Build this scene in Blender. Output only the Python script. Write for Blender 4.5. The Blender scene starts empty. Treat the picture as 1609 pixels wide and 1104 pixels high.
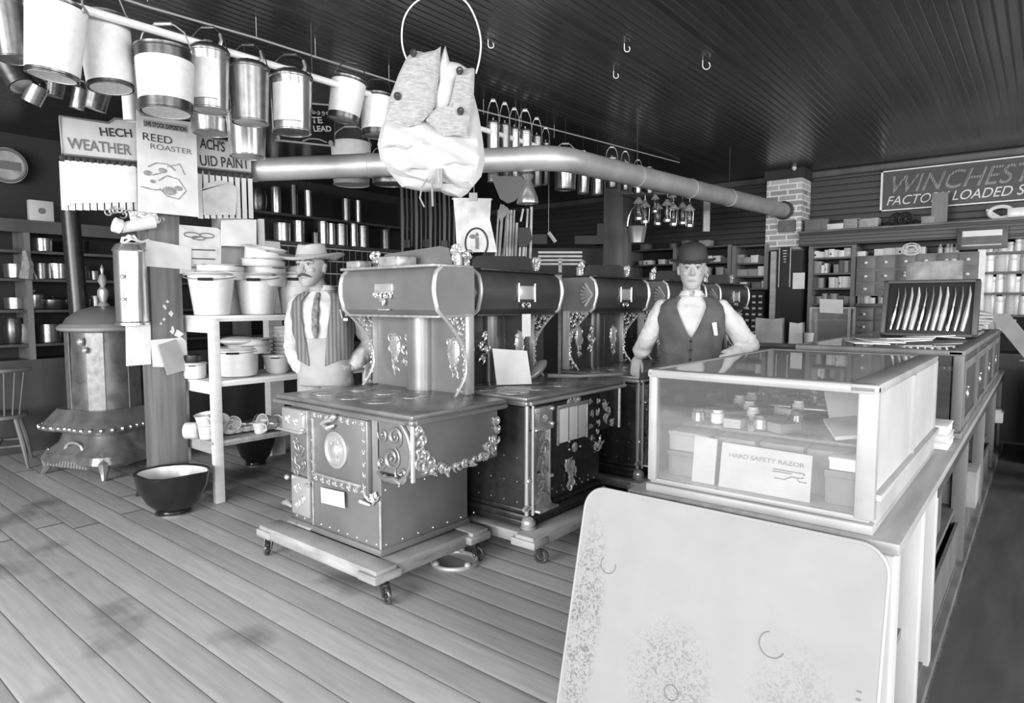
import bpy, bmesh, math, random
from mathutils import Vector, Matrix, Euler
random.seed(7)
S = bpy.context.scene
COL = S.collection
PI = math.pi

# ------------------------------------------------------------------ camera
FPX = 1020.0; HC = 1.45; YAW = math.radians(39.3); PITCH = math.radians(4.3)
cam_d = bpy.data.cameras.new('camera'); cam = bpy.data.objects.new('camera', cam_d); COL.objects.link(cam)
cam.location = (0, 0, HC); cam.rotation_euler = (PI/2-PITCH, 0, YAW)
cam_d.sensor_width = 36; cam_d.lens = FPX/1609*36; cam_d.clip_start = 0.02
S.camera = cam
# ------------------------------------------------------------------ world, windows' light, exposure
w = bpy.data.worlds.new('world'); S.world = w; w.use_nodes = True
w.node_tree.nodes['Background'].inputs[0].default_value = (1, 1, 1, 1)
w.node_tree.nodes['Background'].inputs[1].default_value = 1.0
def area(name, loc, rot, sx, sy, power):
    d = bpy.data.lights.new(name, 'AREA'); d.shape = 'RECTANGLE'; d.size = sx; d.size_y = sy; d.energy = power
    o = bpy.data.objects.new(name, d); COL.objects.link(o); o.location = loc; o.rotation_euler = rot
    return o
# daylight through the shop front behind the camera (openings in wall_front); side areas at wall_right are added fill
area('daylight_front_a', (-2.6, -4.44, 1.7), (PI/2, 0, 0), 3.8, 2.0, 470)
area('daylight_front_b', (2.3, -4.44, 1.7), (PI/2, 0, .25), 2.8, 2.0, 300)
area('side_fill_a', (4.46, 0.2, 1.85), (0, PI/2, 0), 1.9, 4.6, 330)  # added fill from the unseen right wall, softens the falloff
area('side_fill_b', (4.46, 5.6, 2.0), (0, PI/2, 0), 1.6, 3.4, 150)  # added weak fill for the rear of the shop
S.view_settings.view_transform = 'Standard'; S.view_settings.look = 'None'
S.view_settings.exposure = 0.3; S.view_settings.gamma = 1.0; S.view_settings.use_curve_mapping = False

# ------------------------------------------------------------------ measuring helpers: photo pixel -> point on a world plane
_fw = Vector((-math.sin(YAW)*math.cos(PITCH), math.cos(YAW)*math.cos(PITCH), -math.sin(PITCH)))
_rt = Vector((math.cos(YAW), math.sin(YAW), 0)); _up = _rt.cross(_fw); _C = Vector((0, 0, HC))
def _ray(x, y): return _fw + _rt*((x-804.5)/FPX) - _up*((y-552)/FPX)
def PX(x, y, X): r = _ray(x, y); return _C + r*(X/r.x)
def PY(x, y, Y): r = _ray(x, y); return _C + r*(Y/r.y)
def PZ(x, y, z): r = _ray(x, y); return _C + r*((z-HC)/r.z)
def PD(x, y, d): return _C + _ray(x, y)*d

# ------------------------------------------------------------------ materials (the photograph is monochrome)
def lin(v): return v/12.92 if v <= .04045 else ((v+.055)/1.055)**2.4
MATS = {}
def mat(name, v, rough=.5, metal=0., noise=0., scale=6., stretch=(1, 1, 1), bump=0., bscale=None, spec=.5, coat=0.):
    if name in MATS: return MATS[name]
    m = bpy.data.materials.new(name); m.use_nodes = True; nt = m.node_tree; b = nt.nodes['Principled BSDF']
    c = lin(v); b.inputs['Base Color'].default_value = (c, c, c, 1)
    b.inputs['Roughness'].default_value = rough; b.inputs['Metallic'].default_value = metal
    b.inputs['Specular IOR Level'].default_value = spec; b.inputs['Coat Weight'].default_value = coat
    if noise or bump:
        tc = nt.nodes.new('ShaderNodeTexCoord'); mp = nt.nodes.new('ShaderNodeMapping')
        mp.inputs['Scale'].default_value = stretch
        nt.links.new(tc.outputs['Object'], mp.inputs[0])
        n = nt.nodes.new('ShaderNodeTexNoise'); n.inputs['Scale'].default_value = scale; n.inputs['Detail'].default_value = 5
        nt.links.new(mp.outputs[0], n.inputs['Vector'])
        if noise:
            r = nt.nodes.new('ShaderNodeValToRGB'); lo = lin(max(v-noise, .02)); hi = lin(min(v+noise, .97))
            r.color_ramp.elements[0].position = .3; r.color_ramp.elements[1].position = .7
            r.color_ramp.elements[0].color = (lo, lo, lo, 1); r.color_ramp.elements[1].color = (hi, hi, hi, 1)
            nt.links.new(n.outputs[0], r.inputs[0]); nt.links.new(r.outputs[0], b.inputs['Base Color'])
        if bump:
            n2 = n
            if bscale:
                n2 = nt.nodes.new('ShaderNodeTexNoise'); n2.inputs['Scale'].default_value = bscale
                nt.links.new(mp.outputs[0], n2.inputs['Vector'])
            bp = nt.nodes.new('ShaderNodeBump'); bp.inputs['Strength'].default_value = bump; bp.inputs['Distance'].default_value = .01
            nt.links.new(n2.outputs[0], bp.inputs['Height']); nt.links.new(bp.outputs[0], b.inputs['Normal'])
    MATS[name] = m; return m
def boards_mat(name, v, axis, pitch, rough, noise=.05, gap=.035, gapv=.12, stain=0., bump=.3, spec=.5, plank=None):
    """boards of width `pitch` measured along `axis` (0 x,1 y,2 z) in object space"""
    m = bpy.data.materials.new(name); m.use_nodes = True; nt = m.node_tree; N = nt.nodes.new; L = nt.links.new
    b = nt.nodes['Principled BSDF']; b.inputs['Roughness'].default_value = rough; b.inputs['Specular IOR Level'].default_value = spec
    tc = N('ShaderNodeTexCoord'); sp = N('ShaderNodeSeparateXYZ'); L(tc.outputs['Object'], sp.inputs[0])
    def mth(op, a, bb=None):
        n = N('ShaderNodeMath'); n.operation = op
        for i, q in enumerate((a, bb)):
            if q is None: continue
            if isinstance(q, (int, float)): n.inputs[i].default_value = q
            else: L(q, n.inputs[i])
        return n.outputs[0]
    u = mth('DIVIDE', sp.outputs[axis], pitch); fl = mth('FLOOR', u); fr = mth('FRACT', u)
    g = mth('LESS_THAN', fr, gap)
    wn = N('ShaderNodeTexWhiteNoise'); wn.noise_dimensions = '1D'; L(fl, wn.inputs['W'])
    if plank:
        other = sp.outputs[0 if axis == 1 else 1]
        v2 = mth('ADD', mth('DIVIDE', other, plank), mth('MULTIPLY', wn.outputs['Value'], 7.3)); f2 = mth('FRACT', v2)
        g = mth('MAXIMUM', g, mth('LESS_THAN', f2, .003))
        w2 = N('ShaderNodeTexWhiteNoise'); w2.noise_dimensions = '2D'; cb = N('ShaderNodeCombineXYZ'); L(fl, cb.inputs[0]); L(mth('FLOOR', v2), cb.inputs[1]); L(cb.outputs[0], w2.inputs['Vector'])
        rnd = w2.outputs['Value']
    else: rnd = wn.outputs['Value']
    mp = N('ShaderNodeMapping'); sc = [1.2, 1.2, 1.2]; sc[axis] = 14; mp.inputs['Scale'].default_value = sc; L(tc.outputs['Object'], mp.inputs[0])
    n = N('ShaderNodeTexNoise'); n.inputs['Scale'].default_value = 3; n.inputs['Detail'].default_value = 6; L(mp.outputs[0], n.inputs['Vector'])
    n3 = N('ShaderNodeTexNoise'); n3.inputs['Scale'].default_value = 1.6; n3.inputs['Detail'].default_value = 4; L(tc.outputs['Object'], n3.inputs['Vector'])
    val = mth('ADD', mth('MULTIPLY', mth('SUBTRACT', rnd, .5), noise*1.2), mth('MULTIPLY', mth('SUBTRACT', n.outputs[0], .5), noise*2.2))
    val = mth('ADD', val, v)
    if stain:
        st = N('ShaderNodeMapRange'); st.inputs[1].default_value = .56; st.inputs[2].default_value = .68; L(n3.outputs[0], st.inputs[0])
        val = mth('SUBTRACT', val, mth('MULTIPLY', st.outputs[0], stain))
    mx = N('ShaderNodeMix'); mx.data_type = 'FLOAT'; L(g, mx.inputs[0]); L(val, mx.inputs[2]); mx.inputs[3].default_value = gapv
    p = mth('POWER', mth('MAXIMUM', mx.outputs[0], .01), 2.2); cc = N('ShaderNodeCombineColor')
    for i in range(3): L(p, cc.inputs[i])
    L(cc.outputs[0], b.inputs['Base Color'])
    bp = N('ShaderNodeBump'); bp.inputs['Strength'].default_value = bump; bp.inputs['Distance'].default_value = .008
    h = mth('SUBTRACT', 1.0, mth('POWER', mth('ABSOLUTE', mth('SUBTRACT', mth('MULTIPLY', fr, 2), 1.0)), 6))
    h = mth('ADD', h, mth('MULTIPLY', n.outputs[0], .15))
    L(h, bp.inputs['Height']); L(bp.outputs[0], b.inputs['Normal'])
    MATS[name] = m; return m
def brick_mat():
    m = bpy.data.materials.new('brick'); m.use_nodes = True; nt = m.node_tree; N = nt.nodes.new; L = nt.links.new
    b = nt.nodes['Principled BSDF']; b.inputs['Roughness'].default_value = .9
    tc = N('ShaderNodeTexCoord'); sp = N('ShaderNodeSeparateXYZ'); L(tc.outputs['Object'], sp.inputs[0]); cb = N('ShaderNodeCombineXYZ')
    ad = N('ShaderNodeMath'); ad.operation = 'ADD'; L(sp.outputs[0], ad.inputs[0]); L(sp.outputs[1], ad.inputs[1]); L(ad.outputs[0], cb.inputs[0]); L(sp.outputs[2], cb.inputs[1])
    t = N('ShaderNodeTexBrick'); L(cb.outputs[0], t.inputs['Vector']); t.inputs['Scale'].default_value = 1
    t.inputs['Brick Width'].default_value = .22; t.inputs['Row Height'].default_value = .07; t.inputs['Mortar Size'].default_value = .009
    for i, v in ((1, .72), (2, .5), (3, .86)): c = lin(v); t.inputs[i].default_value = (c, c, c, 1)
    L(t.outputs[0], b.inputs['Base Color']); MATS['brick'] = m; return m
def glass_mat(name, haze=.05, tint=1.0, rough=.02, ior=1.5):
    m = bpy.data.materials.new(name); m.use_nodes = True; nt = m.node_tree; N = nt.nodes.new; L = nt.links.new
    for n in list(nt.nodes): nt.nodes.remove(n)
    out = N('ShaderNodeOutputMaterial'); tr = N('ShaderNodeBsdfTransparent'); gl = N('ShaderNodeBsdfGlossy'); df = N('ShaderNodeBsdfDiffuse'); fr = N('ShaderNodeFresnel')
    tr.inputs[0].default_value = (tint, tint, tint, 1); gl.inputs['Roughness'].default_value = rough; fr.inputs[0].default_value = ior
    df.inputs[0].default_value = (.8, .8, .8, 1)
    a = N('ShaderNodeMixShader'); a.inputs[0].default_value = haze; L(tr.outputs[0], a.inputs[1]); L(df.outputs[0], a.inputs[2])
    c = N('ShaderNodeMixShader'); L(fr.outputs[0], c.inputs[0]); L(a.outputs[0], c.inputs[1]); L(gl.outputs[0], c.inputs[2]); L(c.outputs[0], out.inputs[0])
    MATS[name] = m; return m
IRON = mat('stove_black_iron', .17, .33, 0, .03, 20, bump=.04)
STEEL = mat('planished_steel', .50, .36, .35, .04, 3, bump=.03)
DSTEEL = mat('dark_planished_steel', .30, .28, .4, .04, 3)
COOK = mat('polished_cooktop', .52, .25, .3, .06, 5)
NICKEL = mat('nickel_trim', .78, .3, .55)
NICKD = mat('nickel_trim_worn', .68, .38, .5, .08, 30)
TIN = mat('bright_tin', .82, .24, .85, .04, 5)
TINM = mat('mid_tin', .60, .3, .85, .05, 6)
TIND = mat('dark_tin', .36, .3, .8, .05, 6)
PIPE = mat('stovepipe_sheet', .68, .45, .45, .07, 4, bump=.05)
ENAM = mat('white_enamel', .82, .25, 0, .015, 8)
ENAMG = mat('grey_enamel', .72, .3, 0, .06, 18)
BLACKE = mat('black_enamel', .12, .22, 0)
PAPER = mat('paper_white', .84, .8, 0, .03, 9, bump=.1)
PAPERG = mat('paper_grey', .70, .85, 0, .05, 9)
CARD = mat('cardboard', .55, .8, 0, .06, 8)
CARDD = mat('cardboard_dark', .38, .8, 0, .05, 8)
CARDL = mat('cardboard_light', .80, .8, 0, .05, 8)
INK = mat('black_ink', .18, .7)
INKG = mat('grey_ink', .42, .7)
WPAINT = mat('white_painted_wood', .86, .5, 0, .035, 4, (1, 1, 6), bump=.05)
WOODD = mat('dark_wood', .27, .45, 0, .05, 4, (1, 1, .12), bump=.1)
WOODM = mat('mid_wood', .40, .5, 0, .07, 5, (1, 1, .12), bump=.1)
WOODL = mat('light_wood', .62, .55, 0, .06, 5, (.3, 3, 3), bump=.08)
WOODX = mat('dolly_wood', .60, .75, 0, .12, 3, (1, 1, 5), bump=.3)
WOODC = mat('counter_wood', .58, .4, 0, .06, 5, (4, .3, 4), bump=.05)
WHITEC = mat('white_cloth', .66, .9, 0, .02, 10, bump=.35, bscale=14)
QUILT = mat('quilted_pad', .58, .9, 0, .05, 40, (1, 1, 3), bump=.8, bscale=45)
SHIRT = mat('white_shirt', .74, .9, 0, .03, 10, bump=.35, bscale=14)
VESTG = mat('striped_vest', .40, .9, 0, .03, 12)
VESTD = mat('dark_vest', .30, .9, 0, .03, 12)
TROUL = mat('light_trousers', .62, .9, 0, .04, 10, bump=.3)
TROUD = mat('dark_trousers', .28, .9, 0, .02, 10)
SKIN = mat('skin', .60, .55, 0, .02, 12)
HAIR = mat('hair_dark', .20, .6)
HATL = mat('felt_light', .66, .85, 0, .03, 10)
HATD = mat('felt_dark', .17, .7)
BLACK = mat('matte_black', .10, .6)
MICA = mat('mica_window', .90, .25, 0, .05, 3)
GLASS = glass_mat('showcase_glass', .05)
GLASSH = glass_mat('dusty_glass', .14)
GLASST = glass_mat('reflection_haze_glass', .62, ior=1.2)  # diffuse haze stands in for the bright reflection on the case tops
LAMPG = glass_mat('lamp_glass', .10)
CHROME = mat('polished_metal', .9, .12, 1.0)

# ------------------------------------------------------------------ geometry helpers
class B:
    def __init__(s): s.m = bmesh.new()
    def box(s, c, d, rot=None, bevel=0.):
        r = bmesh.ops.create_cube(s.m, size=1.0); vs = r['verts']
        M = Matrix.Translation(Vector(c)) @ (rot.to_4x4() if rot is not None else Matrix()) @ Matrix.Diagonal((d[0], d[1], d[2], 1))
        bmesh.ops.transform(s.m, matrix=M, verts=vs)
        if bevel:
            es = list({e for v in vs for e in v.link_edges})
            bmesh.ops.bevel(s.m, geom=es, offset=min(bevel, min(d)*.45), segments=2, affect='EDGES', profile=.5)
        return s
    def bb(s, a, b, bevel=0.):
        return s.box([(a[i]+b[i])/2 for i in range(3)], [abs(b[i]-a[i]) for i in range(3)], None, bevel)
    def ring(s, c, ux, uy, rx, ry, n):
        return [s.m.verts.new(c + ux*(math.cos(2*PI*k/n)*rx) + uy*(math.sin(2*PI*k/n)*ry)) for k in range(n)]
    def skin(s, A, Bv):
        n = len(A)
        for k in range(n):
            try: s.m.faces.new((A[k], A[(k+1) % n], Bv[(k+1) % n], Bv[k]))
            except ValueError: pass
    def tube(s, pts, r, n=8, closed=False, flat=1.0):
        P = [Vector(p) for p in pts]; R = r if isinstance(r, (list, tuple)) else [r]*len(P)
        L = len(P); rings = []; up = None
        for i in range(L):
            if closed: t = P[(i+1) % L]-P[i-1]
            else: t = P[min(i+1, L-1)]-P[max(i-1, 0)]
            if t.length < 1e-9: t = Vector((0, 0, 1))
            t.normalize()
            if up is None:
                up = Vector((0, 0, 1)) if abs(t.z) < .9 else Vector((1, 0, 0))
            up = (up - t*up.dot(t))
            if up.length < 1e-6: up = t.orthogonal()
            up.normalize(); sd = t.cross(up)
            rings.append(s.ring(P[i], sd, up, R[i]*flat, R[i], n))
        for i in range(L-1): s.skin(rings[i], rings[i+1])
        if closed: s.skin(rings[-1], rings[0])
        else:
            try: s.m.faces.new(rings[0][::-1]); s.m.faces.new(rings[-1])
            except ValueError: pass
        return s
    def cyl(s, p0, p1, r0, r1=None, n=16): return s.tube([p0, p1], [r0, r0 if r1 is None else r1], n)
    def lathe(s, prof, c=(0, 0, 0), n=24, sx=1, sy=1, M=None, closeb=True, closet=True):
        c = Vector(c); rings = []
        for r, z in prof:
            vs = []
            for k in range(n):
                a = 2*PI*k/n; p = Vector((math.cos(a)*r*sx, math.sin(a)*r*sy, z))
                if M is not None: p = M @ p
                vs.append(s.m.verts.new(c+p))
            rings.append(vs)
        for a, b in zip(rings, rings[1:]): s.skin(a, b)
        if closeb: s.m.faces.new(rings[0][::-1])
        if closet: s.m.faces.new(rings[-1])
        return s
    def prism(s, poly, M, d):
        A = [s.m.verts.new(M @ Vector((x, y, 0))) for x, y in poly]; T = [s.m.verts.new(M @ Vector((x, y, d))) for x, y in poly]
        s.m.faces.new(A[::-1]); s.m.faces.new(T)
        for k in range(len(A)): s.m.faces.new((A[k], A[(k+1) % len(A)], T[(k+1) % len(A)], T[k]))
        return s
    def sph(s, c, r, n=12, M=None):
        if not isinstance(r, (list, tuple)): r = (r, r, r)
        k = bmesh.ops.create_uvsphere(s.m, u_segments=n, v_segments=max(6, n*2//3), radius=1)
        T = Matrix.Translation(Vector(c)) @ (M.to_4x4() if M is not None else Matrix()) @ Matrix.Diagonal((r[0], r[1], r[2], 1))
        bmesh.ops.transform(s.m, matrix=T, verts=k['verts']); return s
    def spiral(s, M, cx, cy, r, turns=1.6, a0=0., d=1, rad=.008, n=22):
        pts = []; rr = []
        for i in range(n+1):
            t = i/n; q = r*(1-t) + r*.14*t; a = a0 + d*turns*2*PI*t
            pts.append(M @ Vector((cx+math.cos(a)*q, cy+math.sin(a)*q, rad*.4))); rr.append(rad*(.25+.95*math.sin(PI*min(t*1.1+.08, 1))**1.5))
        s.tube(pts, rr, 6); s.sph(M @ Vector((cx, cy, rad*.5)), rad*.85, 6); return s
    def leaf(s, M, x, y, a, L, wd, bend=1.):
        """pointed curling leaf stroke"""
        pts = []; rr = []; q = Vector((x, y)); n = 8
        for i in range(n+1):
            t = i/n; pts.append(M @ Vector((q.x, q.y, wd*.35*math.sin(PI*t)+.001))); rr.append(max(wd*math.sin(PI*(t*.85+.12))**1.2, wd*.08)); b_ = a+bend*1.7*t; q = q+Vector((math.cos(b_), math.sin(b_)))*L/n
        s.tube(pts, rr, 6); return s
    def vine(s, M, pts, amp, rad, seed=1):
        rnd = random.Random(seed); m = len(pts)
        for i, (x, y) in enumerate(pts):
            d = 1 if i % 2 else -1; nx, ny = (pts[i+1] if i+1 < m else pts[i-1]) if m > 1 else (x+1, y)
            base = math.atan2(ny-y, nx-x)+(0 if i+1 < m else PI)
            s.spiral(M, x, y, amp*(.7+.4*rnd.random()), 1.0+.6*rnd.random(), rnd.random()*6.28, d, rad*.8)
            for k in (-1, 1): s.leaf(M, x, y, base+k*(1.0+.5*rnd.random()), amp*(1.3+.6*rnd.random()), rad*.95, -k)
        return s
    def build(s, name, m, parent=None, smooth=True, loc=None, rot=None):
        bmesh.ops.recalc_face_normals(s.m, faces=s.m.faces[:])
        if smooth:
            for f in s.m.faces: f.smooth = True
            for e in s.m.edges:
                if len(e.link_faces) == 2 and e.calc_face_angle(0) > .6: e.smooth = False
        me = bpy.data.meshes.new(name); s.m.to_mesh(me); s.m.free()
        me.materials.append(m); o = bpy.data.objects.new(name, me); COL.objects.link(o)
        if parent: o.parent = parent
        if loc is not None: o.location = loc
        if rot is not None: o.rotation_euler = rot
        return o
def tag(o, label, cat, group=None, kind=None):
    o['label'] = label; o['category'] = cat
    if group: o['group'] = group
    if kind: o['kind'] = kind
    return o
def thing(name, label, cat, loc=(0, 0, 0), rz=0., group=None):
    o = bpy.data.objects.new(name, None); COL.objects.link(o); o.empty_display_size = .1
    o.location = loc; o.rotation_euler = (0, 0, rz); return tag(o, label, cat, group)
def dup(src, loc, rot=None, scale=None, label=None, group=None):
    def cp(o, par):
        c = o.copy(); COL.objects.link(c)
        if par is not None: c.parent = par
        for ch in o.children: cp(ch, c)
        return c
    r = cp(src, None); r.location = loc
    if rot is not None: r.rotation_euler = rot if isinstance(rot, (tuple, list, Euler)) else (0, 0, rot)
    if scale is not None: r.scale = scale if isinstance(scale, (tuple, list)) else (scale,)*3
    if label: r['label'] = label
    if group: r['group'] = group
    return r
class Proto:
    """first placing moves the prototype itself, later ones copy it"""
    def __init__(s, src): s.src = src; s.used = False
    def put(s, loc, rot=0., scale=1., label=None, group=None, cat=None):
        if not s.used:
            s.used = True; o = s.src; s.keep = None
            o.location = loc; o.rotation_euler = rot if isinstance(rot, (tuple, list)) else (0, 0, rot)
            o.scale = scale if isinstance(scale, (tuple, list)) else (scale,)*3
            if label: o['label'] = label
            if group: o['group'] = group
        else: o = dup(s.src, loc, rot, scale, label, group)
        if cat: o['category'] = cat
        return o
def struct(name, b, m, smooth=False):
    o = b.build(name, m, None, smooth); o['kind'] = 'structure'; return o
RX = Matrix.Rotation(PI/2, 4, 'X')
def FR(x, y, z):      # plane facing -Y, u->X v->Z w->-Y
    return Matrix.Translation((x, y, z)) @ RX
def RT(x, y, z):      # plane facing +X, u->Y v->Z w->+X
    return Matrix.Translation((x, y, z)) @ Matrix.Rotation(PI/2, 4, 'Z') @ RX
def TP(x, y, z): return Matrix.Translation((x, y, z))
def lettering(txt, M, w, h, m, parent, shear=0., depth=.002, name='lettering', bold=0.0):
    """letters fitted to a width w and height h, lower left corner at the origin of frame M"""
    cu = bpy.data.curves.new(name, 'FONT'); cu.body = txt; cu.extrude = 0; cu.offset = bold; cu.shear = shear
    t = bpy.data.objects.new(name, cu); COL.objects.link(t)
    bpy.context.view_layer.update()
    dg = bpy.context.evaluated_depsgraph_get(); me = bpy.data.meshes.new_from_object(t.evaluated_get(dg))
    bpy.data.objects.remove(t)
    me.name = name
    xs = [v.co.x for v in me.vertices]; ys = [v.co.y for v in me.vertices]
    x0, x1, y0, y1 = min(xs), max(xs), min(ys), max(ys)
    if h is None: h = w*(y1-y0)/(x1-x0)
    for v in me.vertices:
        v.co = M @ Vector(((v.co.x-x0)/(x1-x0)*w, (v.co.y-y0)/(y1-y0)*h, depth))
    me.materials.clear(); me.materials.append(m)
    o = bpy.data.objects.new(name, me); COL.objects.link(o)
    if parent: o.parent = parent
    return o
ORD = ['first', 'second', 'third', 'fourth', 'fifth', 'sixth', 'seventh', 'eighth', 'ninth', 'tenth', 'eleventh', 'twelfth', 'thirteenth', 'fourteenth', 'fifteenth', 'sixteenth', 'seventeenth', 'eighteenth', 'nineteenth', 'twentieth']
# ================================================================== THE ROOM
XL, XR, YF, YB, ZC = -8.0, 4.5, -4.5, 9.0, 3.12
floor_m = boards_mat('floor_boards', .72, 1, .152, .55, noise=.09, gap=.03, gapv=.38, stain=.20, bump=.25, plank=6.5)
struct('floor', B().bb((XL, YF, -.1), (XR, YB, 0)), floor_m)
ceil_m = boards_mat('ceiling_boards', .21, 0, .062, .24, noise=.04, gap=.08, gapv=.14, bump=.35, spec=.7)
struct('ceiling', B().bb((XL, YF, ZC), (XR, YB, ZC+.1)), ceil_m)
wallb = boards_mat('wall_boards', .21, 2, .075, .5, noise=.03, gap=.10, gapv=.12, bump=.5)
wallp = mat('dark_plaster', .17, .8, 0, .02, 2)
struct('wall_back', B().bb((XL-.1, YB, 0), (XR+.1, YB+.1, ZC)), wallb)
struct('wall_left', B().bb((XL-.1, YF, 0), (XL, YB, ZC)), wallp)
b = B(); b.bb((XR, YF, 0), (XR+.1, YB, .9)); b.bb((XR, YF, .9), (XR+.1, -2.2, 1.1)); b.bb((XR, 2.6, .9), (XR+.1, YB, 1.1)); b.bb((XR, YF, 2.9), (XR+.1, YB, ZC)); b.bb((XR, YF, 1.1), (XR+.1, -2.2, 2.9)); b.bb((XR, 2.6, 1.1), (XR+.1, 3.8, 2.9)); b.bb((XR, -2.2, .8), (XR+.1, 2.6, .9)); b.bb((XR, 7.4, 1.1), (XR+.1, YB, 2.9))
struct('wall_right', b, wallp)
b = B(); b.bb((XL, YF-.1, 0), (XR, YF, .6)); b.bb((XL, YF-.1, 2.65), (XR, YF, ZC))
for x0, x1 in ((XL, -4.6), (-.6, .8), (3.8, XR)): b.bb((x0, YF-.1, .6), (x1, YF, 2.65))
struct('wall_front', b, wallp)
for i, (x0, x1, zh) in enumerate(((-4.6, -.6, 2.65), (.8, 3.8, 2.65))):
    b = B()
    b.bb((x0, YF-.09, .6), (x0+.06, YF-.02, zh)); b.bb((x1-.06, YF-.09, .6), (x1, YF-.02, zh))
    b.bb((x0, YF-.09, .6), (x1, YF-.02, .66)); b.bb((x0, YF-.09, zh-.06), (x1, YF-.02, zh)); b.bb(((x0+x1)/2-.03, YF-.09, .6), ((x0+x1)/2+.03, YF-.03, zh))
    struct('window_%d' % (i+1), b, WOODD)
b = B()
for y in (3.83, 5.6, 7.37): b.bb((XR+.02, y-.03, 1.1), (XR+.08, y+.03, 2.9))
b.bb((XR+.02, 3.8, 1.1), (XR+.08, 7.4, 1.15)); b.bb((XR+.02, 3.8, 2.85), (XR+.08, 7.4, 2.9))
struct('window_3', b, WOODD)  # frame of an invented side opening for the rear fill
b = B()
for y in (-2.17, .2, 2.57): b.bb((XR+.02, y-.03, .9), (XR+.08, y+.03, 2.9))
b.bb((XR+.02, -2.2, .9), (XR+.08, 2.6, .95)); b.bb((XR+.02, -2.2, 2.85), (XR+.08, 2.6, 2.9))
struct('window_4', b, WOODD)  # frame of an invented side opening for the near fill
struct('baseboard_left', B().bb((XL, YF, 0), (XL+.02, YB, .16)), WOODD)
struct('trim_1', B().bb((XL, YB-.05, ZC-.09), (XR, YB, ZC), .02), WOODD)
# brick chimney breast on the back wall, and the ceiling post wrap above it
brick_mat()
b = B(); b.bb((-2.83, 8.62, 2.12), (-2.40, YB, 3.0)); struct('chimney_column', b, MATS['brick'])
b = B(); b.bb((-2.86, 8.60, 3.0), (-2.37, YB, ZC)); struct('trim_2', b, wallp)
# square timber posts
post = thing('timber_post', 'square weathered timber post behind the paint sign and papers', 'post', (-5.0, 2.06, 0))
PILW = mat('pillar_wood', .42, .55, 0, .07, 5, (4, 4, .25), bump=.15)
B().bb((-.10, -.11, 0), (.10, .11, ZC), .006).build('shaft', PILW, post)
rq = random.Random(4)
for (yy, zz, r) in ((-.02, 1.42, .016), (.02, 1.37, .02), (-.03, 1.33, .012), (.07, 1.22, .034), (.03, 1.25, .022), (.04, 1.17, .022), (-.05, 1.30, .010), (.0, 1.46, .012)):
    B().prism([(yy+r*rq.uniform(.4, 1.1)*math.cos(a), zz+r*rq.uniform(.5, 1.4)*math.sin(a)) for a in [2*PI*i/9 for i in range(9)]], RT(.1, 0, 0), .002).build('torn_paper_scrap', PAPER, post)
# flat dark strip added to darken the floor of the clerk's aisle
fc_ = B(); fc_.bb((-.26, -4.3, 0), (2.6, 8.3, .006)); tag(fc_.build('aisle_dark_strip', mat('aisle_strip_dark', .30, .6, 0, .04, 2.5, (4, .6, 1)), None), 'dark strip added over the floor in the aisle behind the counter', 'floor covering')
post2 = thing('timber_post', 'plain dark timber post rising between the far ranges', 'post', (-4.3, 7.40, 0))
B().bb((-.14, -.12, 0), (.14, .12, ZC), .006).build('shaft', WOODM, post2)

# ================================================================== COOKING RANGES
# local frame: origin on the floor at the front left corner of the body, x along the front, y into the body
def dolly(t, w, d, cx0=-.12, boards=True):
    b = B(); x0, x1, y0, y1 = cx0, w+.14, -.15, d+.02
    b.bb((x0, y0, .095), (x1, y0+.13, .165), .008); b.bb((x0, y1-.13, .095), (x1, y1, .165), .008)
    b.bb((x0+.06, y0+.1, .085), (x0+.17, y1-.1, .15), .008); b.bb((x1-.15, y0+.1, .085), (x1-.03, y1-.1, .16), .008)
    b.bb((x0+.1, y0+.13, .11), (x1-.1, y1-.13, .145))
    for cx, cy in ((x0, y0), (x1-.12, y0), (x0, y1-.14), (x1-.12, y1-.14)): b.bb((cx-.012, cy-.015, .10), (cx+.13, cy+.155, .145), .01)
    f = b.build('platform', WOODX, t)
    for cx, cy, a in ((x0+.05, y0+.04, -.9), (x1-.02, y0+.05, -.2), (x0+.07, y1-.07, 1.3), (x1-.035, y1-.10, .1)):
        b = B(); ca, sa = math.cos(a), math.sin(a)
        for sgn in (-1, 1):
            o = Vector((-sa*.02*sgn, ca*.02*sgn, 0))
            b.prism([(0, .0), (.035, 0), (.055, .06), (.04, .065)], Matrix.Translation(Vector((cx, cy, .10))+o) @ Matrix.Rotation(a, 4, 'Z') @ Matrix.Rotation(-PI/2, 4, 'X'), .004)
        b.cyl((cx, cy, .09), (cx, cy, .105), .03, n=12)
        k = b.build('caster', IRON, t)
        wc = Vector((cx+ca*.045, cy+sa*.045, .043)); ax = Vector((-sa, ca, 0))
        b = B(); ring = [wc + (Vector((ca, sa, 0))*math.cos(q) + Vector((0, 0, 1))*math.sin(q))*.034 for q in [2*PI*j/16 for j in range(16)]]
        b.tube(ring, .009, 8, True); b.cyl(wc-ax*.012, wc+ax*.012, .011, n=10); b.cyl(wc-ax*.004, wc+ax*.004, .012, n=14)
        b.build('wheel', DSTEEL, k)
def rivets(b, pts, M, r=.006):
    for x, y in pts: b.sph(M @ Vector((x, y, 0)), r, 6)
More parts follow.
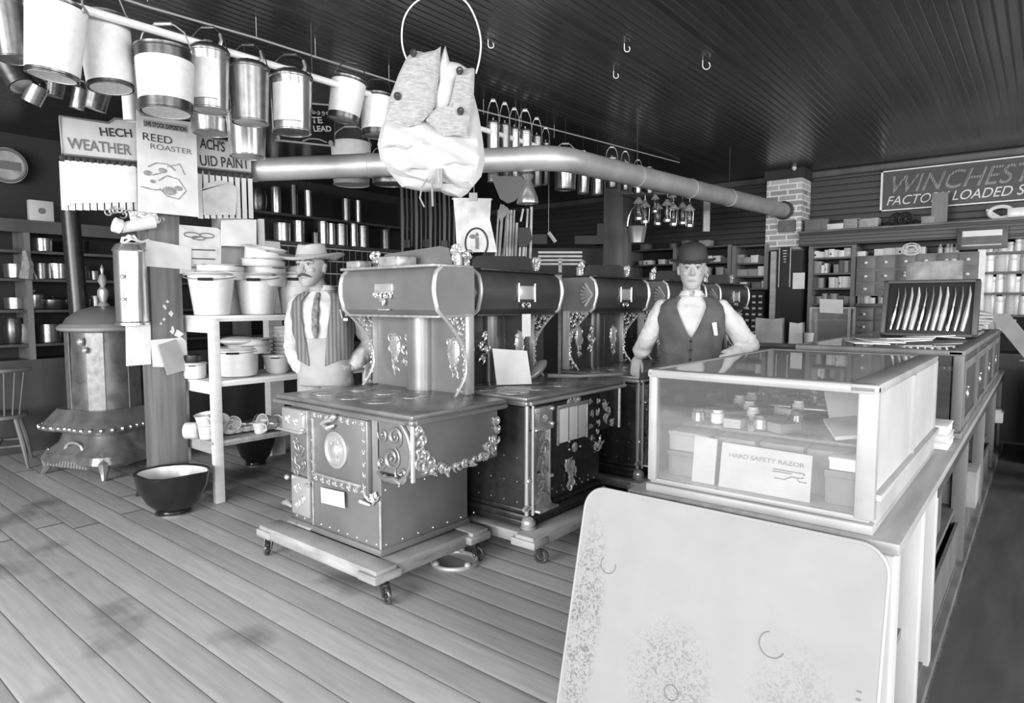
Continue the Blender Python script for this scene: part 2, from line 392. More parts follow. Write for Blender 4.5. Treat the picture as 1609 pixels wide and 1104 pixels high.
def make_range(kind):
    pale = kind == 'pale'
    lab = 'pale steel cooking range on a wooden dolly, nearest of the ranges' if pale else 'x'
    t = thing('cooking_range', lab, 'stove')
    bw, d, rw = .80, .64, .25
    body = STEEL if pale else IRON
    b = B(); b.bb((0, 0, .17), (bw, d, .86), .01); b.bb((-.015, -.02, .166), (bw+.015, d, .20), .006)
    if not pale:
        b.bb((-.02, -.035, .20), (bw+.02, d, .24), .012); b.bb((-.01, -.02, .24), (bw+.01, d, .27), .01)
    bd = b.build('body', body, t)
    M = FR(0, 0, 0); R = RT(bw, 0, 0)
    b = B()
    rivets(b, [(x, .215) for x in [.04+.08*i for i in range(10)]], M); rivets(b, [(x, .47) for x in [.25+.07*i for i in range(8)]], M)
    rivets(b, [(y, .50) for y in [.03+.09*i for i in range(8)]], R); rivets(b, [(y, .215) for y in [.03+.11*i for i in range(7)]], R)
    L = Matrix.Translation((0, 0, 0)) @ Matrix.Rotation(-PI/2, 4, 'Z') @ RX
    if not pale:
        rivets(b, [(.06+.1*i, z) for i in range(7) for z in (.33, .5)], FR(0, 0, 0)); 
        rivets(b, [(-.06-.1*i, z) for i in range(7) for z in (.30, .42, .56)], L, .005)
    b.build('rivets', NICKEL if pale else NICKD, t)
    # cooktop
    b = B(); x0, x1, y0, y1 = (-.115 if pale else -.03), bw+rw+.03, -.035, .67
    b.bb((x0, y0, .865), (x1, y1, .895), .012); b.bb((x0+.008, y0+.008, .893), (x1-.008, y1, .918), .01)
    ct = b.build('cooktop', COOK, t)
    b = B()
    for i in range(3):
        for j in range(2):
            c = Vector((.10+.24*i, .17+.25*j, .918)); b.lathe([(.095, 0), (.095, .003), (.088, .0035), (.085, .001)], c, 24); b.bb((c.x-.012, c.y-.04, .919), (c.x+.012, c.y+.04, .9225))
    b.build('stove_lid', COOK, ct)
    b = B(); b.tube([(x0+.02, y0-.012, .883), (x1-.03, y0-.012, .883)], .011, 8); b.tube([(x1+.008, y0+.02, .883), (x1+.008, y1-.02, .883)], .008, 8)
    b.build('edge_moulding', NICKEL if not pale else COOK, ct)
    # firebox column on the left of the front
    b = B(); b.bb((.01, -.012, .47), (.205, .0, .72)); 
    b.vine(FR(0, -.012, 0), [(.06, .66), (.13, .63), (.06, .57), (.14, .54), (.08, .50)], .042, .007, 3)
    b.build('firebox_panel', NICKD if not pale else STEEL, t)
    b = B()
    b.bb((-.02 if pale else .02, -.05, .725), (.20, .0, .855), .012); b.bb((-.05 if pale else .02, -.065, .72), (.19, -.03, .735), .005)
    b.vine(FR(0, -.05, 0), [(.05, .80), (.12, .79)], .028, .005, 5)
    for z in (.745, .835): b.sph((.19, -.05, z), .014, 8)
    b.build('nickel_hearth_plate', NICKEL, t)
    fd = B(); fd.bb((.02, -.022, .235), (.195, .0, .46), .006)
    if pale: fd.vine(FR(0, -.022, 0), [(.075, .40), (.14, .34), (.08, .30)], .032, .005, 9)
    else: fd.vine(FR(0, -.022, 0), [(.06, .42), (.13, .40), (.10, .36)], .03, .006, 9)
    fdo = fd.build('ash_door', NICKEL if pale else NICKD, t)
    b = B(); b.tube([(-.055, -.03, .28), (-.02, -.03, .29), (.03, -.03, .275)], [.012, .018, .008], 8); b.tube([(.19, -.03, .43), (.215, -.035, .43)], .012, 8); b.sph((-.01, -.03, .44), .016, 8)
    b.build('latch', NICKEL, fdo)
    if not pale:
        b = B()   # arched ash tray lip and column mouldings of the black ranges
        pr = [(.04+.15*i/12, .27+.085*math.sin(PI*i/12)) for i in range(13)]
        b.prism([(.03, .262)]+pr+[(.20, .262)], FR(0, -.022, 0), .03)
        b.bb((.02, -.09, .25), (.21, 0, .268), .008)
        for x in (.03, .055, .195): b.bb((x-.008, -.035, .27), (x+.008, -.0, .72), .005)
        b.vine(FR(0, -.03, 0), [(.10, .68), (.14, .62), (.10, .55), (.13, .48)], .035, .008, 12)
        b.build('firebox_mouldings', NICKD, t)
        b = B(); b.cyl((-.012, -.02, .24), (-.012, -.02, .87), .013, n=10); b.cyl((.012, -.045, .24), (.012, -.045, .87), .009, n=10)
        b.build('corner_column', NICKEL, t)
        b = B(); b.sph((-.01, -.03, .20), (.042, .042, .036), 14); b.lathe([(.03, -.038), (.045, -.03), (.046, -.022), (.02, -.02)], (-.01, -.03, .20), 14)
        b.build('corner_foot', NICKEL, t)
        b = B(); b.sph((bw+.0, -.03, .20), (.036, .036, .034), 12); b.build('corner_foot', NICKEL, t)
    # oven door
    M = FR(0, -.012, 0)
    b = B(); b.bb((.215, -.014, .455), (.70, 0, .852), .006); od = b.build('oven_door', body if pale else IRON, t)
    if pale:
        b = B(); b.bb((.245, -.03, .50), (.262, -.01, .815), .004); b.bb((.245, -.03, .50), (.67, -.01, .515), .004)
        b.bb((.205, -.036, .45), (.215, -.0, .855), .003)
        b.build('door_frame', NICKD, od)
        b = B()
        b.vine(M, [(.25+.06*i, .832) for i in range(8)], .018, .005, 4); b.vine(M, [(.25+.06*i, .478) for i in range(8)], .018, .005, 6)
        b.vine(M, [(.688, .50+.06*i) for i in range(6)], .016, .005, 8); b.vine(M, [(.232, .50+.06*i) for i in range(6)], .012, .004, 8)
        b.build('door_border_scrollwork', NICKD, od)
        b = B(); c = (.455, .665)
        b.lathe([(.098, 0), (.10, .012), (.085, .016), (.075, .008), (.04, .008), (.038, .022), (.02, .03), (0.001, .032)], M @ Vector((c[0], c[1], 0)), 28, M=RX.to_3x3())
        for k in range(7):
            a = 2*PI*k/7; b.spiral(M, c[0]+.062*math.cos(a), c[1]+.062*math.sin(a), .026, 1.3, a, 1, .006)
        b.build('door_medallion', NICKEL, od)
        b = B(); b.tube([(.37, -.05, .80), (.41, -.055, .82), (.455, -.04, .835)], [.008, .012, .016], 8); b.tube([(.38, -.05, .795), (.43, -.055, .785), (.46, -.03, .80)], [.006, .012, .008], 8); b.sph((.455, -.03, .845), .018, 8)
        b.build('door_latch', NICKEL, od)
        b = B(); b.bb((.712, -.03, .46), (.735, 0, .855), .008); b.build('corner_moulding', STEEL, t)
        b = B(); b.vine(M, [(.71, .47), (.74, .44), (.77, .47)], .025, .008, 2); b.tube([(.66, -.02, .435), (.70, -.05, .44), (.75, -.03, .425)], [.006, .012, .006], 8); b.build('bracket_ornament', NICKEL, t)
        b = B(); b.box((.42, -.022, .40), (.21, .003, .085), Matrix.Rotation(-.05, 3, 'Y')); b.build('paper_tag', PAPER, t)
        b = B(); b.cyl((bw-.003, -.003, .19), (bw-.003, -.003, .45), .007, n=8); b.cyl((.21, -.004, .20), (.21, -.004, .46), .006, n=8); b.bb((-.02, -.03, .168), (.21, 0, .185), .004); b.build('seam_strip', NICKD, t)
    else:
        b = B(); b.bb((.30, -.02, .60), (.60, -.012, .815), .003); mc = b.build('mica_window', MICA, od)
        b = B()
        for x in (.40, .50): b.bb((x-.005, -.024, .60), (x+.005, -.018, .815))
        b.bb((.285, -.03, .81), (.615, -.012, .835), .005); b.bb((.285, -.026, .59), (.30, -.012, .82), .004); b.bb((.605, -.026, .59), (.62, -.012, .82), .004)
        b.build('window_bars', NICKD, od)
        b = B(); b.vine(M, [(.42, .84), (.47, .845), (.52, .84)], .028, .009, 2); b.sph((.46, -.03, .555), (.03, .012, .032), 10); b.sph((.40, -.03, .55), .009, 8); b.sph((.52, -.03, .55), .009, 8); b.sph((.40, -.03, .60), .008, 8)
        b.vine(M, [(.66, .82), (.68, .74), (.67, .66), (.685, .58)], .022, .006, 11)
        b.build('door_ornament', NICKD, od)
        b = B(); b.vine(M, [(.40, .45), (.46, .46), (.43, .41), (.48, .42), (.44, .37), (.47, .35), (.44, .32)], .034, .009, 21)
        b.bb((.38, -.022, .41), (.44, -.012, .49), .005)
        b.build('lower_ornament', NICKEL, t)
        b = B(); rivets(b, [(.24+.07*i, .30) for i in range(8)], FR(0, 0, 0)); b.vine(FR(0, -.01, 0), [(.75, .60), (.76, .66), (.75, .73), (.76, .80)], .022, .007, 31); b.vine(FR(0, -.01, 0), [(.72, .52), (.76, .50), (.79, .53)], .03, .009, 32)
        b.build('front_bead_work', NICKEL, t)
    # water reservoir overhanging on the right
    b = B(); x0, x1 = bw-.03, bw+rw
    poly = [(0, .86), (0, .60)] + [(.0+.25*i/8, .60-.03*math.sin(PI*i/8)) for i in range(1, 8)] + [(.25, .60), (.25, .86)]
    b.bb((x0, 0.0, .60), (x1, d-.02, .865), .012)
    rs = b.build('reservoir', body if pale else IRON, t)
    M = FR(0, -.0, 0); N1 = NICKEL if not pale else NICKD
    b = B(); cx, cz = x0+.135, .735
    if pale:
        b.tube([M @ Vector((cx+.135*math.cos(a), cz+.155*math.sin(a)-.01, .008)) for a in [PI*.62-PI*1.28*i/20 for i in range(21)]], .012, 8)
        b.spiral(M, cx-.01, cz-.05, .06, 1.9, 1.2, -1, .011); b.spiral(M, cx+.015, cz+.06, .055, 1.6, -1.5, 1, .011)
        b.spiral(M, cx+.06, cz-.12, .05, 1.4, 2.5, 1, .011); b.spiral(M, cx-.09, cz-.08, .035, 1.2, .5, -1, .009); b.spiral(M, cx-.08, cz+.06, .04, 1.3, 3, 1, .008)
        b.tube([M @ Vector((x0+.02, .60, .01)), M @ Vector((x0+.08, .575, .014)), M @ Vector((x0+.16, .585, .014)), M @ Vector((x0+.20, .57, .014))], [.008, .014, .016, .01], 8)
    else:
        b.vine(M, [(cx-.06, .78), (cx, .74), (cx-.03, .68), (cx+.04, .64)], .035, .008, 3)
    b.build('front_scrollwork', NICKEL if not pale else STEEL, rs)
    R = RT(x1, 0, 0); b = B()
    b.cyl((x1-.004, -.004, .59), (x1-.004, -.004, .865), .012, n=8)
    b.vine(R, [(.03, .84), (.05, .79), (.03, .74), (.07, .71), (.03, .68), (.06, .64), (.11, .67), (.12, .62), (.17, .63), (.22, .61)], .030, .011, 14)
    b.vine(R, [(.29, .61), (.35, .615), (.41, .61), (.46, .63), (.51, .62), (.53, .67), (.58, .64), (.57, .71), (.60, .68), (.61, .75), (.605, .80)], .026, .010, 15)
    b.build('side_leaf_ornament', NICKEL if pale else NICKD, rs)
    # splash back, flue bulge, brackets, closet
    sx0, sx1, sy = (-.03, .80, .66) if pale else (.05, .90, .66)
    b = B(); b.bb((sx0, sy, .918), (sx1, sy+.04, 1.40)); sb = b.build('splash_back', STEEL if pale else DSTEEL, t)
    b = B(); prof = [(.11, 0), (.11, .45)]
    n = 14; A = [Vector(((sx0+sx1)/2+.10*math.cos(PI+PI*i/n), sy+.0+.075*math.sin(PI+PI*i/n), 0)) for i in range(n+1)]
    lo = [b.m.verts.new(p+Vector((0, 0, .918))) for p in A]; hi = [b.m.verts.new(p+Vector((0, 0, 1.38))) for p in A]
    for i in range(n): b.m.faces.new((lo[i], lo[i+1], hi[i+1], hi[i]))
    b.build('flue_cover', STEEL if pale else DSTEEL, sb)
    M = FR(0, sy, 0)
    for (cx, cz) in ((sx0+.18, 1.15), (sx1-.13, 1.14)):
        b = B(); b.vine(M, [(cx-.03, cz+.08), (cx+.03, cz+.07), (cx-.035, cz+.01), (cx+.03, cz), (cx, cz-.06), (cx+.01, cz-.11)], .032, .008, int(cx*100))
        b.sph(M @ Vector((cx, cz+.02, 0)), (.05, .012, .09), 12); b.build('splash_ornament', NICKD if pale else NICKEL, sb)
    b = B(); b.vine(FR(0, sy-.055, 0), [(.34, 1.24), (.29, 1.18), (.35, 1.15), (.32, 1.09)], .034, .009, 44)
    b.build('splash_ornament', NICKD if pale else NICKEL, sb)
    for sgn, X in ((-1, sx0), (1, sx1)):
        b = B(); R = RT(X-.006, 0, 0)
        edge = [(sy-.03-.20*(max(0, (z-1.12))/.27)**1.6-.10*(max(0, (1.06-z))/.15)**1.5, z) for z in [.92+.45*i/14 for i in range(15)]]
        b.tube([R @ Vector((y, z, .006)) for y, z in edge], .009, 6); b.tube([R @ Vector((edge[-1][0], 1.375, .006)), R @ Vector((sy, 1.375, .006))], .009, 6)
        b.bb((X-.012, sy-.035, .92), (X+.006, sy+.03, 1.385), .004)
        for k in range(15):
            z = .945+.445*k/15; ye = sy-.03-.20*(max(0, (z-1.12))/.27)**1.6-.10*(max(0, (1.06-z))/.15)**1.5; m = max(1, int((sy-.035-ye)/.030))
            for j in range(m): yy = sy-.04-(sy-.035-ye)*(j+.5)/m; b.spiral(R, yy, z+.008*(j % 2), .017, 1.0, k*1.3+j, 1 if (k+j) % 2 else -1, .0055, 12)
        b.build('bracket', NICKEL, t)
    b = B(); y1 = .70; y0 = .39; z0, z1 = 1.38, 1.645
    prof = [(y1, z0), (y0+.05, z0), (y0+.015, z0+.03)]+[(y0+.02-.022*math.sin(PI*i/8)-.012*(i/8), z0+.03+(z1-z0-.06)*i/8) for i in range(1, 8)]+[(y0+.01, z1-.03), (y0+.05, z1), (y1, z1)]
    Rr = RT(sx0+.012, 0, 0)
    b.prism(prof, Rr, sx1-sx0-.024); cl = b.build('warming_closet', STEEL if pale else DSTEEL, t)
    b = B(); b.bb((sx0, y0-.01, z1), (sx1, y1, z1+.016), .005); b.bb((sx0, y0+.02, z0-.014), (sx1, y1, z0), .004)
    b.build('closet_shelf', NICKD if pale else IRON, cl)
    for X in (sx0, sx1):
        ep = B().prism(prof, RT(X-.003, 0, 0), .006).build('closet_end_panel', STEEL, cl)
        B().tube([(X, y, z) for y, z in prof[1:-1]], .013, 8).build('closet_edge_trim', NICKEL, cl)
    b = B(); xm = (sx0+sx1)/2
    if pale:
        b.vine(FR(0, y0-.014, 0), [(xm-.07, 1.50), (xm-.03, 1.49), (xm+.02, 1.49), (xm+.07, 1.50), (xm, 1.455)], .024, .007, 8)
        b.bb((xm-.08, y0-.016, 1.505), (xm+.08, y0-.004, 1.56), .008); b.bb((xm-.045, y0-.02, 1.405), (xm+.045, y0, 1.415), .003)
    else:
        b.bb((xm-.06, y0-.014, 1.47), (xm+.10, y0-.002, 1.56), .006)
        for dx in (-.065, .105): b.tube([(xm+dx, y0-.012, 1.455), (xm+dx, y0-.012, 1.575)], .008, 6)
        b.spiral(FR(0, y0-.008, 0), xm-.01, 1.43, .022, 1.2, 0, 1, .006); b.spiral(FR(0, y0-.008, 0), xm+.04, 1.43, .022, 1.2, 3, -1, .006)
    b.build('name_plate', NICKEL, cl)
    if pale:
        b = B(); b.bb((xm-.09, y0+.02, z1+.014), (xm+.10, y0+.16, z1+.075), .012); b.build('shelf_fitting', NICKD, cl); b = B(); b.bb((sx0+.02, y0+.02, z1+.014), (sx0+.15, y0+.12, z1+.06), .01); b.build('shelf_fitting', NICKD, cl)
    cr = B(); cr.prism([(sx0+.13, z1+.02), (sx1-.06, z1+.02), (sx1-.09, z1+.115), (sx1-.16, z1+.13), (sx0+.19, z1+.105), (sx0+.15, z1+.08)], FR(0, y1-.10, 0), .014)
    co = cr.build('crown_panel', STEEL if pale else DSTEEL, t)
    for cx in (sx0+.09, sx1-.03):
        b = B()
        b.vine(FR(0, y1-.115, 0), [(cx-.02, z1+.10), (cx+.025, z1+.11), (cx, z1+.06)], .028, .011, int(cx*50)+60); b.bb((cx-.02, y1-.12, z1), (cx+.02, y1-.08, z1+.09), .01)
        b.build('crown_finial', NICKEL, co)
    if not pale:
        b = B(); M2 = Matrix.Translation((sx0-.004, 0, 0)) @ Matrix.Rotation(-PI/2, 4, 'Z') @ RX
        cy, cz = -(y0+.02), z0+.13
        for k in range(7):
            a = PI*.72+PI*.56*k/6; b.tube([M2 @ Vector((cy-.005, cz, .004)), M2 @ Vector((cy+.11*math.cos(a)+.0, cz+.11*math.sin(a), .006))], [.006, .012], 6)
        b.build('shell_ornament', NICKEL, cl)
        b = B(); b.bb((bw+rw+.032, -.02, .87), (bw+rw+.045, .35, .905), .004); b.build('reservoir_lid_hinge', NICKD, ct)
    dolly(t, bw, d)
    return t
r1 = make_range('pale'); r1.location = (-3.35, 2.07, 0)
r2 = make_range('black'); r2.location = (-2.25, 2.87, 0); r2.rotation_euler = (0, 0, PI/2)
r2['label'] = 'black range with pale window in oven door, next behind the pale steel range'
g = 'black cooking ranges lined up behind the pale one'; r2['group'] = g
for Y, lab in ((4.21, 'black range whose corner the bowler-hatted man rests his hand on'), (5.44, 'black range directly behind the bowler-hatted man'), (6.67, 'farthest black range, its closet end showing past the bowler-hatted man')):
    dup(r2, (-2.27, Y, 0), PI/2, None, lab, g)
# things lying on the ranges
b = B(); M = Matrix.Translation(PZ(808, 604, .925)) @ Matrix.Rotation(math.radians(52), 4, 'Z') @ Matrix.Rotation(math.radians(72), 4, 'X')
b.prism([(-.115, 0), (.115, 0), (.10, .22), (-.13, .24)], M, .006)
tag(b.build('price_card', PAPER), 'large blank white card propped on the black range cooktop', 'card')
b = B(); q = PX(846, 565, -2.62); q.z = .95
b.sph(q+Vector((0, -.02, .05)), (.045, .12, .035), 14, Matrix.Rotation(.5, 3, 'X')); b.tube([q+Vector((.0, .10, .0)), q+Vector((.12, .30, -.012)), q+Vector((.28, .62, -.014))], [.016, .012, .013], 8)
tag(b.build('fire_shovel', COOK), 'small fire shovel lying across the black cooktop behind the white card', 'shovel')
o = tag(B().box((-2.66, 3.40, 1.30), (.004, .09, .15)).build('hanging_tag', PAPER), 'white paper tag hanging under the first black range\'s warming closet', 'tag')
b = B()
c = PZ(715, 884, 0)
pts = [c+Vector((math.cos(a)*.095, math.sin(a)*.13, .012)) for a in [2*PI*i/28 for i in range(28)]]
ux = Vector((.63, -.77, 0)); uy = Vector((.77, .63, 0))
pts = [c + (_rt.normalized()*math.cos(a)*.125) + Vector((-.633, .774, 0))*math.sin(a)*.125 + Vector((0, 0, .012)) for a in [2*PI*i/28 for i in range(28)]]
rg = thing('stove_ring', 'oval metal ring with lugs lying on the floor beside the pale range', 'ring', c)
B().tube([p-c for p in pts], .013, 8, True, .8).build('rim', mat('pale_metal', .75, .45, .3), rg)
b = B()
for k in (17, 24, 6, 8): b.sph(pts[k]-c+Vector((0, 0, .015)), (.02, .02, .018), 8)
b.build('lugs', MATS['pale_metal'], rg)
# ================================================================== STOVEPIPE
pp = thing('stovepipe', 'long pale sheet metal stovepipe hung under the ceiling to the brick chimney', 'pipe', (-2.84, 4.0, 2.52))
o0 = Vector((-2.84, 4.0, 2.52))
E0 = Vector((-6.35, 1.98, 2.50)); E1 = o0.copy(); E2 = Vector((-2.60, 8.66, 2.61)); R0 = .09
def pseg(a, b_, r=R0):
    q = B(); q.cyl(a-o0, b_-o0, r, n=28); return q
d1 = (E1-E0).normalized(); d2 = (E2-E1).normalized()
cuts = [E0 + (E1-E0)*t for t in (0, .2, .40, .64, .93)]
for i in range(4): pseg(cuts[i], cuts[i+1]+d1*.03, R0 - .001*(i % 2)).build('pipe_length', PIPE, pp)
q = B(); a0 = cuts[4]; a3 = E1 + d2*.22
ctrl = [a0 + d1*0, a0+(E1-a0)*.55, E1 + (d2-d1)*.05, E1+d2*.12, a3]; q.tube([p-o0 for p in ctrl], R0+.002, 28); q.build('elbow', PIPE, pp)
cc = [a3 + (E2-a3)*t for t in (0, .2, .42, .62, .82, 1)]
for i in range(5): pseg(cc[i], cc[i+1], R0+.001*(i % 2)).build('pipe_length', PIPE, pp)
q = B()
for p, dd in ((cuts[2], d1), (cuts[3], d1), (cc[1], d2), (cc[2], d2), (cc[3], d2)): q.cyl(p-o0-dd*.008, p-o0+dd*.008, R0+.005, n=28)
q.build('seam_ring', PIPE, pp)
q = B(); q.cyl(E2-o0-d2*.10, E2-o0-d2*.0, .115, n=24); q.build('chimney_thimble', IRON, pp)
q = B()
for p in (cuts[3]+d1*.3, cc[1], cc[3]): q.tube([p-o0+Vector((0, 0, R0)), Vector((p.x, p.y, ZC))-o0], .003, 5)
q.build('hanger_wire', DSTEEL, pp)
q = B(); q.tube([E0-o0+Vector((0, 0, .02)), E0-o0+Vector((-.07, -.03, -.03)), E0-o0+Vector((-.09, -.04, -.14)), Vector((-6.42, 1.97, 1.27))-o0], .07, 18); q.build('down_pipe', IRON, pp)

# ================================================================== HANGING RAIL, WIRE AND PAILS
XR1 = -3.50
rl = thing('display_rail', 'long white painted pole that the front pails hang from', 'rail', (XR1, 0, 2.80))
B().tube([(-.16, -.6, .04), (0, 1.1, 0), (.04, 2.6, .0), (.06, 4.9, -.01)], .020, 10).build('pole', WPAINT, rl)
q = B()
for y in (.4, 2.35, 4.3): q.tube([(.02, y, .015), (.02, y, ZC-2.80)], .003, 5)
q.build('hanger_wire', DSTEEL, rl)
wr = B(); wr.tube([(-3.72, .9, 3.0), (-3.70, 1.5, 2.99), (-3.66, 2.1, 3.0), (-3.62, 3.1, 3.0), (-3.61, 4.0, 3.0), (-3.5, 5.7, 3.05), (-3.42, 7.3, 3.10)], .006, 6)
for y in (1.5, 2.1, 2.5, 3.1, 3.6, 4.1, 4.6, 5.1): wr.tube([(-3.66, y, 3.0), (-3.66, y, ZC)], .0025, 4)
tag(wr.build('ceiling_wire', mat('wire_grey', .6, .5)), 'thin pale wire stretched just below the ceiling above the pails', 'wire')
def make_pail(kind):
    """unit pail: body 1.0 high, centred on its middle, radius .40 top"""
    t = thing('pail', 'x', 'pail')
    rt_, rb = .40, .36
    if kind == 'tapered': rt_, rb = .42, .37
    base = {'wrapped': TIND, 'tin': TIN, 'dark': TIND, 'mid': TINM, 'white': ENAM, 'tapered': TIND, 'banded': TIND, 'can': TINM, 'labelled': TIN}[kind]
    b = B(); b.lathe([(rb*.93, -.47), (rb, -.5), (rb+.012, -.5), (rb+.012, -.485), (rb, -.47), (rt_, .44), (rt_+.012, .45), (rt_+.012, .47), (rt_, .48)], n=28, closeb=True, closet=True)
    b.build('body', base, t)
    if kind in ('wrapped', 'tapered', 'white', 'banded'):
        lo, hi = (-.33, .30) if kind == 'wrapped' else (-.36, .42) if kind == 'banded' else (-.44, .46)
        f = lambda z: rb+(rt_-rb)*(z+.47)/.91+.006
        b = B(); b.lathe([(f(lo)-.004, lo), (f(lo), lo+.005), (f(hi), hi-.005), (f(hi)-.004, hi)], n=28, closeb=False, closet=False); b.build('paper_wrapper', PAPER, t)
    b = B(); b.lathe([(rb*.9, -.502), (rb*.9, -.496), (rb*.80, -.49), (.001, -.49)], n=28, closeb=False, closet=False); b.build('bottom', ENAMG if kind in ('wrapped', 'tapered', 'white') else TINM, t)
    if kind in ('can', 'labelled'):
        b = B(); n = 40
        pr = [(.40, .46), (.415, .49), (.40, .52), (.33, .57), (.22, .60), (.14, .61), (.14, .66), (.0, .66)]; rings = []
        for r_, z in pr: rings.append([b.m.verts.new(((r_+(.008*math.cos(20*2*PI*k/n) if r_ > .3 else 0))*math.cos(2*PI*k/n), (r_+(.008*math.cos(20*2*PI*k/n) if r_ > .3 else 0))*math.sin(2*PI*k/n), z)) for k in range(n)])
        for a_, c_ in zip(rings, rings[1:]): b.skin(a_, c_)
        b.build('shoulder', TIND, t)
        B().tube([(.26, -.05, .57), (.30, -.05, .66), (.27, -.05, .78)], [.05, .035, .028], 10).build('spout', TIN, t)
        if kind == 'labelled':
            b = B(); A_ = [-2.2+1.5*i/12 for i in range(13)]
            lo_ = [b.m.verts.new((.405*math.cos(a_), .405*math.sin(a_), -.36)) for a_ in A_]; hi_ = [b.m.verts.new((.408*math.cos(a_), .408*math.sin(a_), .30)) for a_ in A_]
            for i in range(12): b.m.faces.new((lo_[i], lo_[i+1], hi_[i+1], hi_[i]))
            b.build('paper_label', PAPER, t)
    else:
        b = B(); b.lathe([(rt_+.01, .46), (rt_+.01, .5), (rt_*.75, .54), (.05, .56), (.05, .60), (.001, .60)], n=24, closeb=False, closet=False); b.build('lid', TINM if kind != 'white' else ENAM, t)
    b = B(); dkh = kind in ('can', 'labelled', 'banded')
    hp = [(-rt_-.01, 0, .47), (-rt_*.92, 0, .60), (-rt_*.78, 0, .76), (-rt_*.45, 0, .87), (-.12, 0, .90), (.12, 0, .90), (rt_*.45, 0, .87), (rt_*.78, 0, .76), (rt_*.92, 0, .60), (rt_+.01, 0, .47)]
    b.tube(hp, .013, 6); b.tube([(-.13, 0, .90), (.13, 0, .90)], .03, 8)
    for sx in (-1, 1): b.sph((sx*(rt_+.015), 0, .46), (.02, .045, .05), 8)
    b.build('bail_handle', mat('bail_wire', .65, .4, .5) if not dkh else IRON, t)
    return t
PR = {k: Proto(make_pail(k)) for k in ('wrapped', 'tin', 'dark', 'mid', 'white', 'tapered', 'banded', 'can', 'labelled')}
def pail(kind, px, py, wpx, hpx, X, label, group, rot=(0, 0, 0), tilt=0.):
    c = PX(px, py, X); d = (c-_C).dot(_fw); s = d/FPX
    wd = wpx*s/.82; ht = hpx*s*.97
    o = PR[kind].put(c, (tilt, rot[1], math.radians(39)+rot[2]), (wd, wd, ht), label, group)
    if X < -3.9:
        MW = Matrix.Translation(c) @ Euler((tilt, rot[1], math.radians(39)+rot[2])).to_matrix().to_4x4() @ Matrix.Diagonal((wd, wd, ht, 1)); top = MW @ Vector((0, 0, .90))
        inv = MW.inverted(); h_ = B().tube([inv @ (top-Vector((0, 0, .01))), inv @ Vector((top.x, top.y, ZC))], .002/wd, 4).build('hanging_wire', DSTEEL, o)
    return o
g = 'lidded pails hung along the white pole'
pail('tapered', 86, 64, 80, 116, XR1, 'large white-wrapped pail, nearest the left edge under the rail', g, (0, .12, 0))
pail('tapered', 168, 84, 72, 112, XR1-.14, 'large white-wrapped pail beside the lidded pail with dark bands', g, (0, -.08, 0))
pail('wrapped', 260, 128, 86, 100, XR1+.05, 'pail with white label between dark bands and wavy wire handle', g)
pail('labelled', 329, 128, 62, 94, XR1, 'shiny pail with a partly torn white label, right of the dark-banded pail', g)
pail('can', 392, 150, 62, 88, XR1, 'plain shiny pail above the right half of the paint sign', g)
pail('labelled', 458, 165, 66, 88, XR1, 'shiny shouldered pail hanging in front of the white lead sign', g)
pail('banded', 544, 157, 54, 66, XR1, 'small tilted white-wrapped pail left of the canvas pads', g, (0, .18, 0))
pail('banded', 592, 182, 52, 64, XR1, 'white-wrapped pail half hidden behind the canvas pads', g)
g2 = 'pails and tins hanging behind the front row'
pail('tin', 330, 180, 62, 60, -4.3, 'tin pail hanging just above the word on the right of the paint sign', g2)
pail('tin', 388, 216, 60, 62, -4.1, 'tin pail low beside the right end of the paint sign', g2)
pail('white', 552, 258, 62, 66, -4.8, 'pale bucket hanging partly behind the stovepipe', g2)
pail('mid', 612, 268, 60, 44, -4.25, 'dull tin pan hanging behind the pipe and the canvas pads', g2)
pail('white', 203, 168, 20, 44, -4.2, 'narrow white tin between the two big pails and the sign', g2)
pail('mid', 18, 50, 52, 90, -4.0, 'tall dark tin cut by the left edge of the picture', g2, (0, -.1, 0))
pail('mid', 55, 148, 30, 30, -4.3, 'small tin cup under the nearest white pail', g2, (0, .5, 0))
pail('dark', 25, 118, 44, 40, -4.3, 'tilted dark dipper at the left edge below the pails', g2, (.5, -.5, 0))
pail('dark', 84, 138, 34, 26, -4.3, 'small tin mug hanging under the first white pail', g2, (.3, .2, 0))
pail('mid', 123, 155, 22, 32, -4.3, 'bright little tin mug hanging left of the paint sign top', g2, (.2, .25, 0))
pail('dark', 150, 155, 40, 34, -4.3, 'dark mug with round handle above the paint sign', g2, (.5, .3, 0))
g3 = 'far tins hung along the rail above and below the pipe'
far = [(775, 240, 20, 92, 'tin'), (793, 243, 18, 90, 'mid'), (808, 246, 18, 84, 'tin'), (825, 250, 22, 86, 'tin'), (843, 254, 18, 76, 'mid'), (857, 258, 14, 64, 'dark')]
for i, (x, y, wp, hp, k) in enumerate(far):
    pail(k, x, y, wp, hp, -3.46, 'slim tin hanging behind the pipe, %s to the right of the canvas pads' % ORD[i], g3)
far = [(888, 272, 36, 52, 'tin'), (916, 280, 20, 48, 'tin'), (938, 284, 20, 44, 'tin'), (961, 272, 20, 46, 'mid'), (982, 277, 14, 44, 'mid'), (1002, 285, 14, 38, 'tin'), (1020, 289, 16, 30, 'mid')]
for i, (x, y, wp, hp, k) in enumerate(far):
    pail(k, x, y, wp, hp, -3.46, 'tin pail hanging past the pipe elbow, %s from the elbow' % ORD[i], g3)
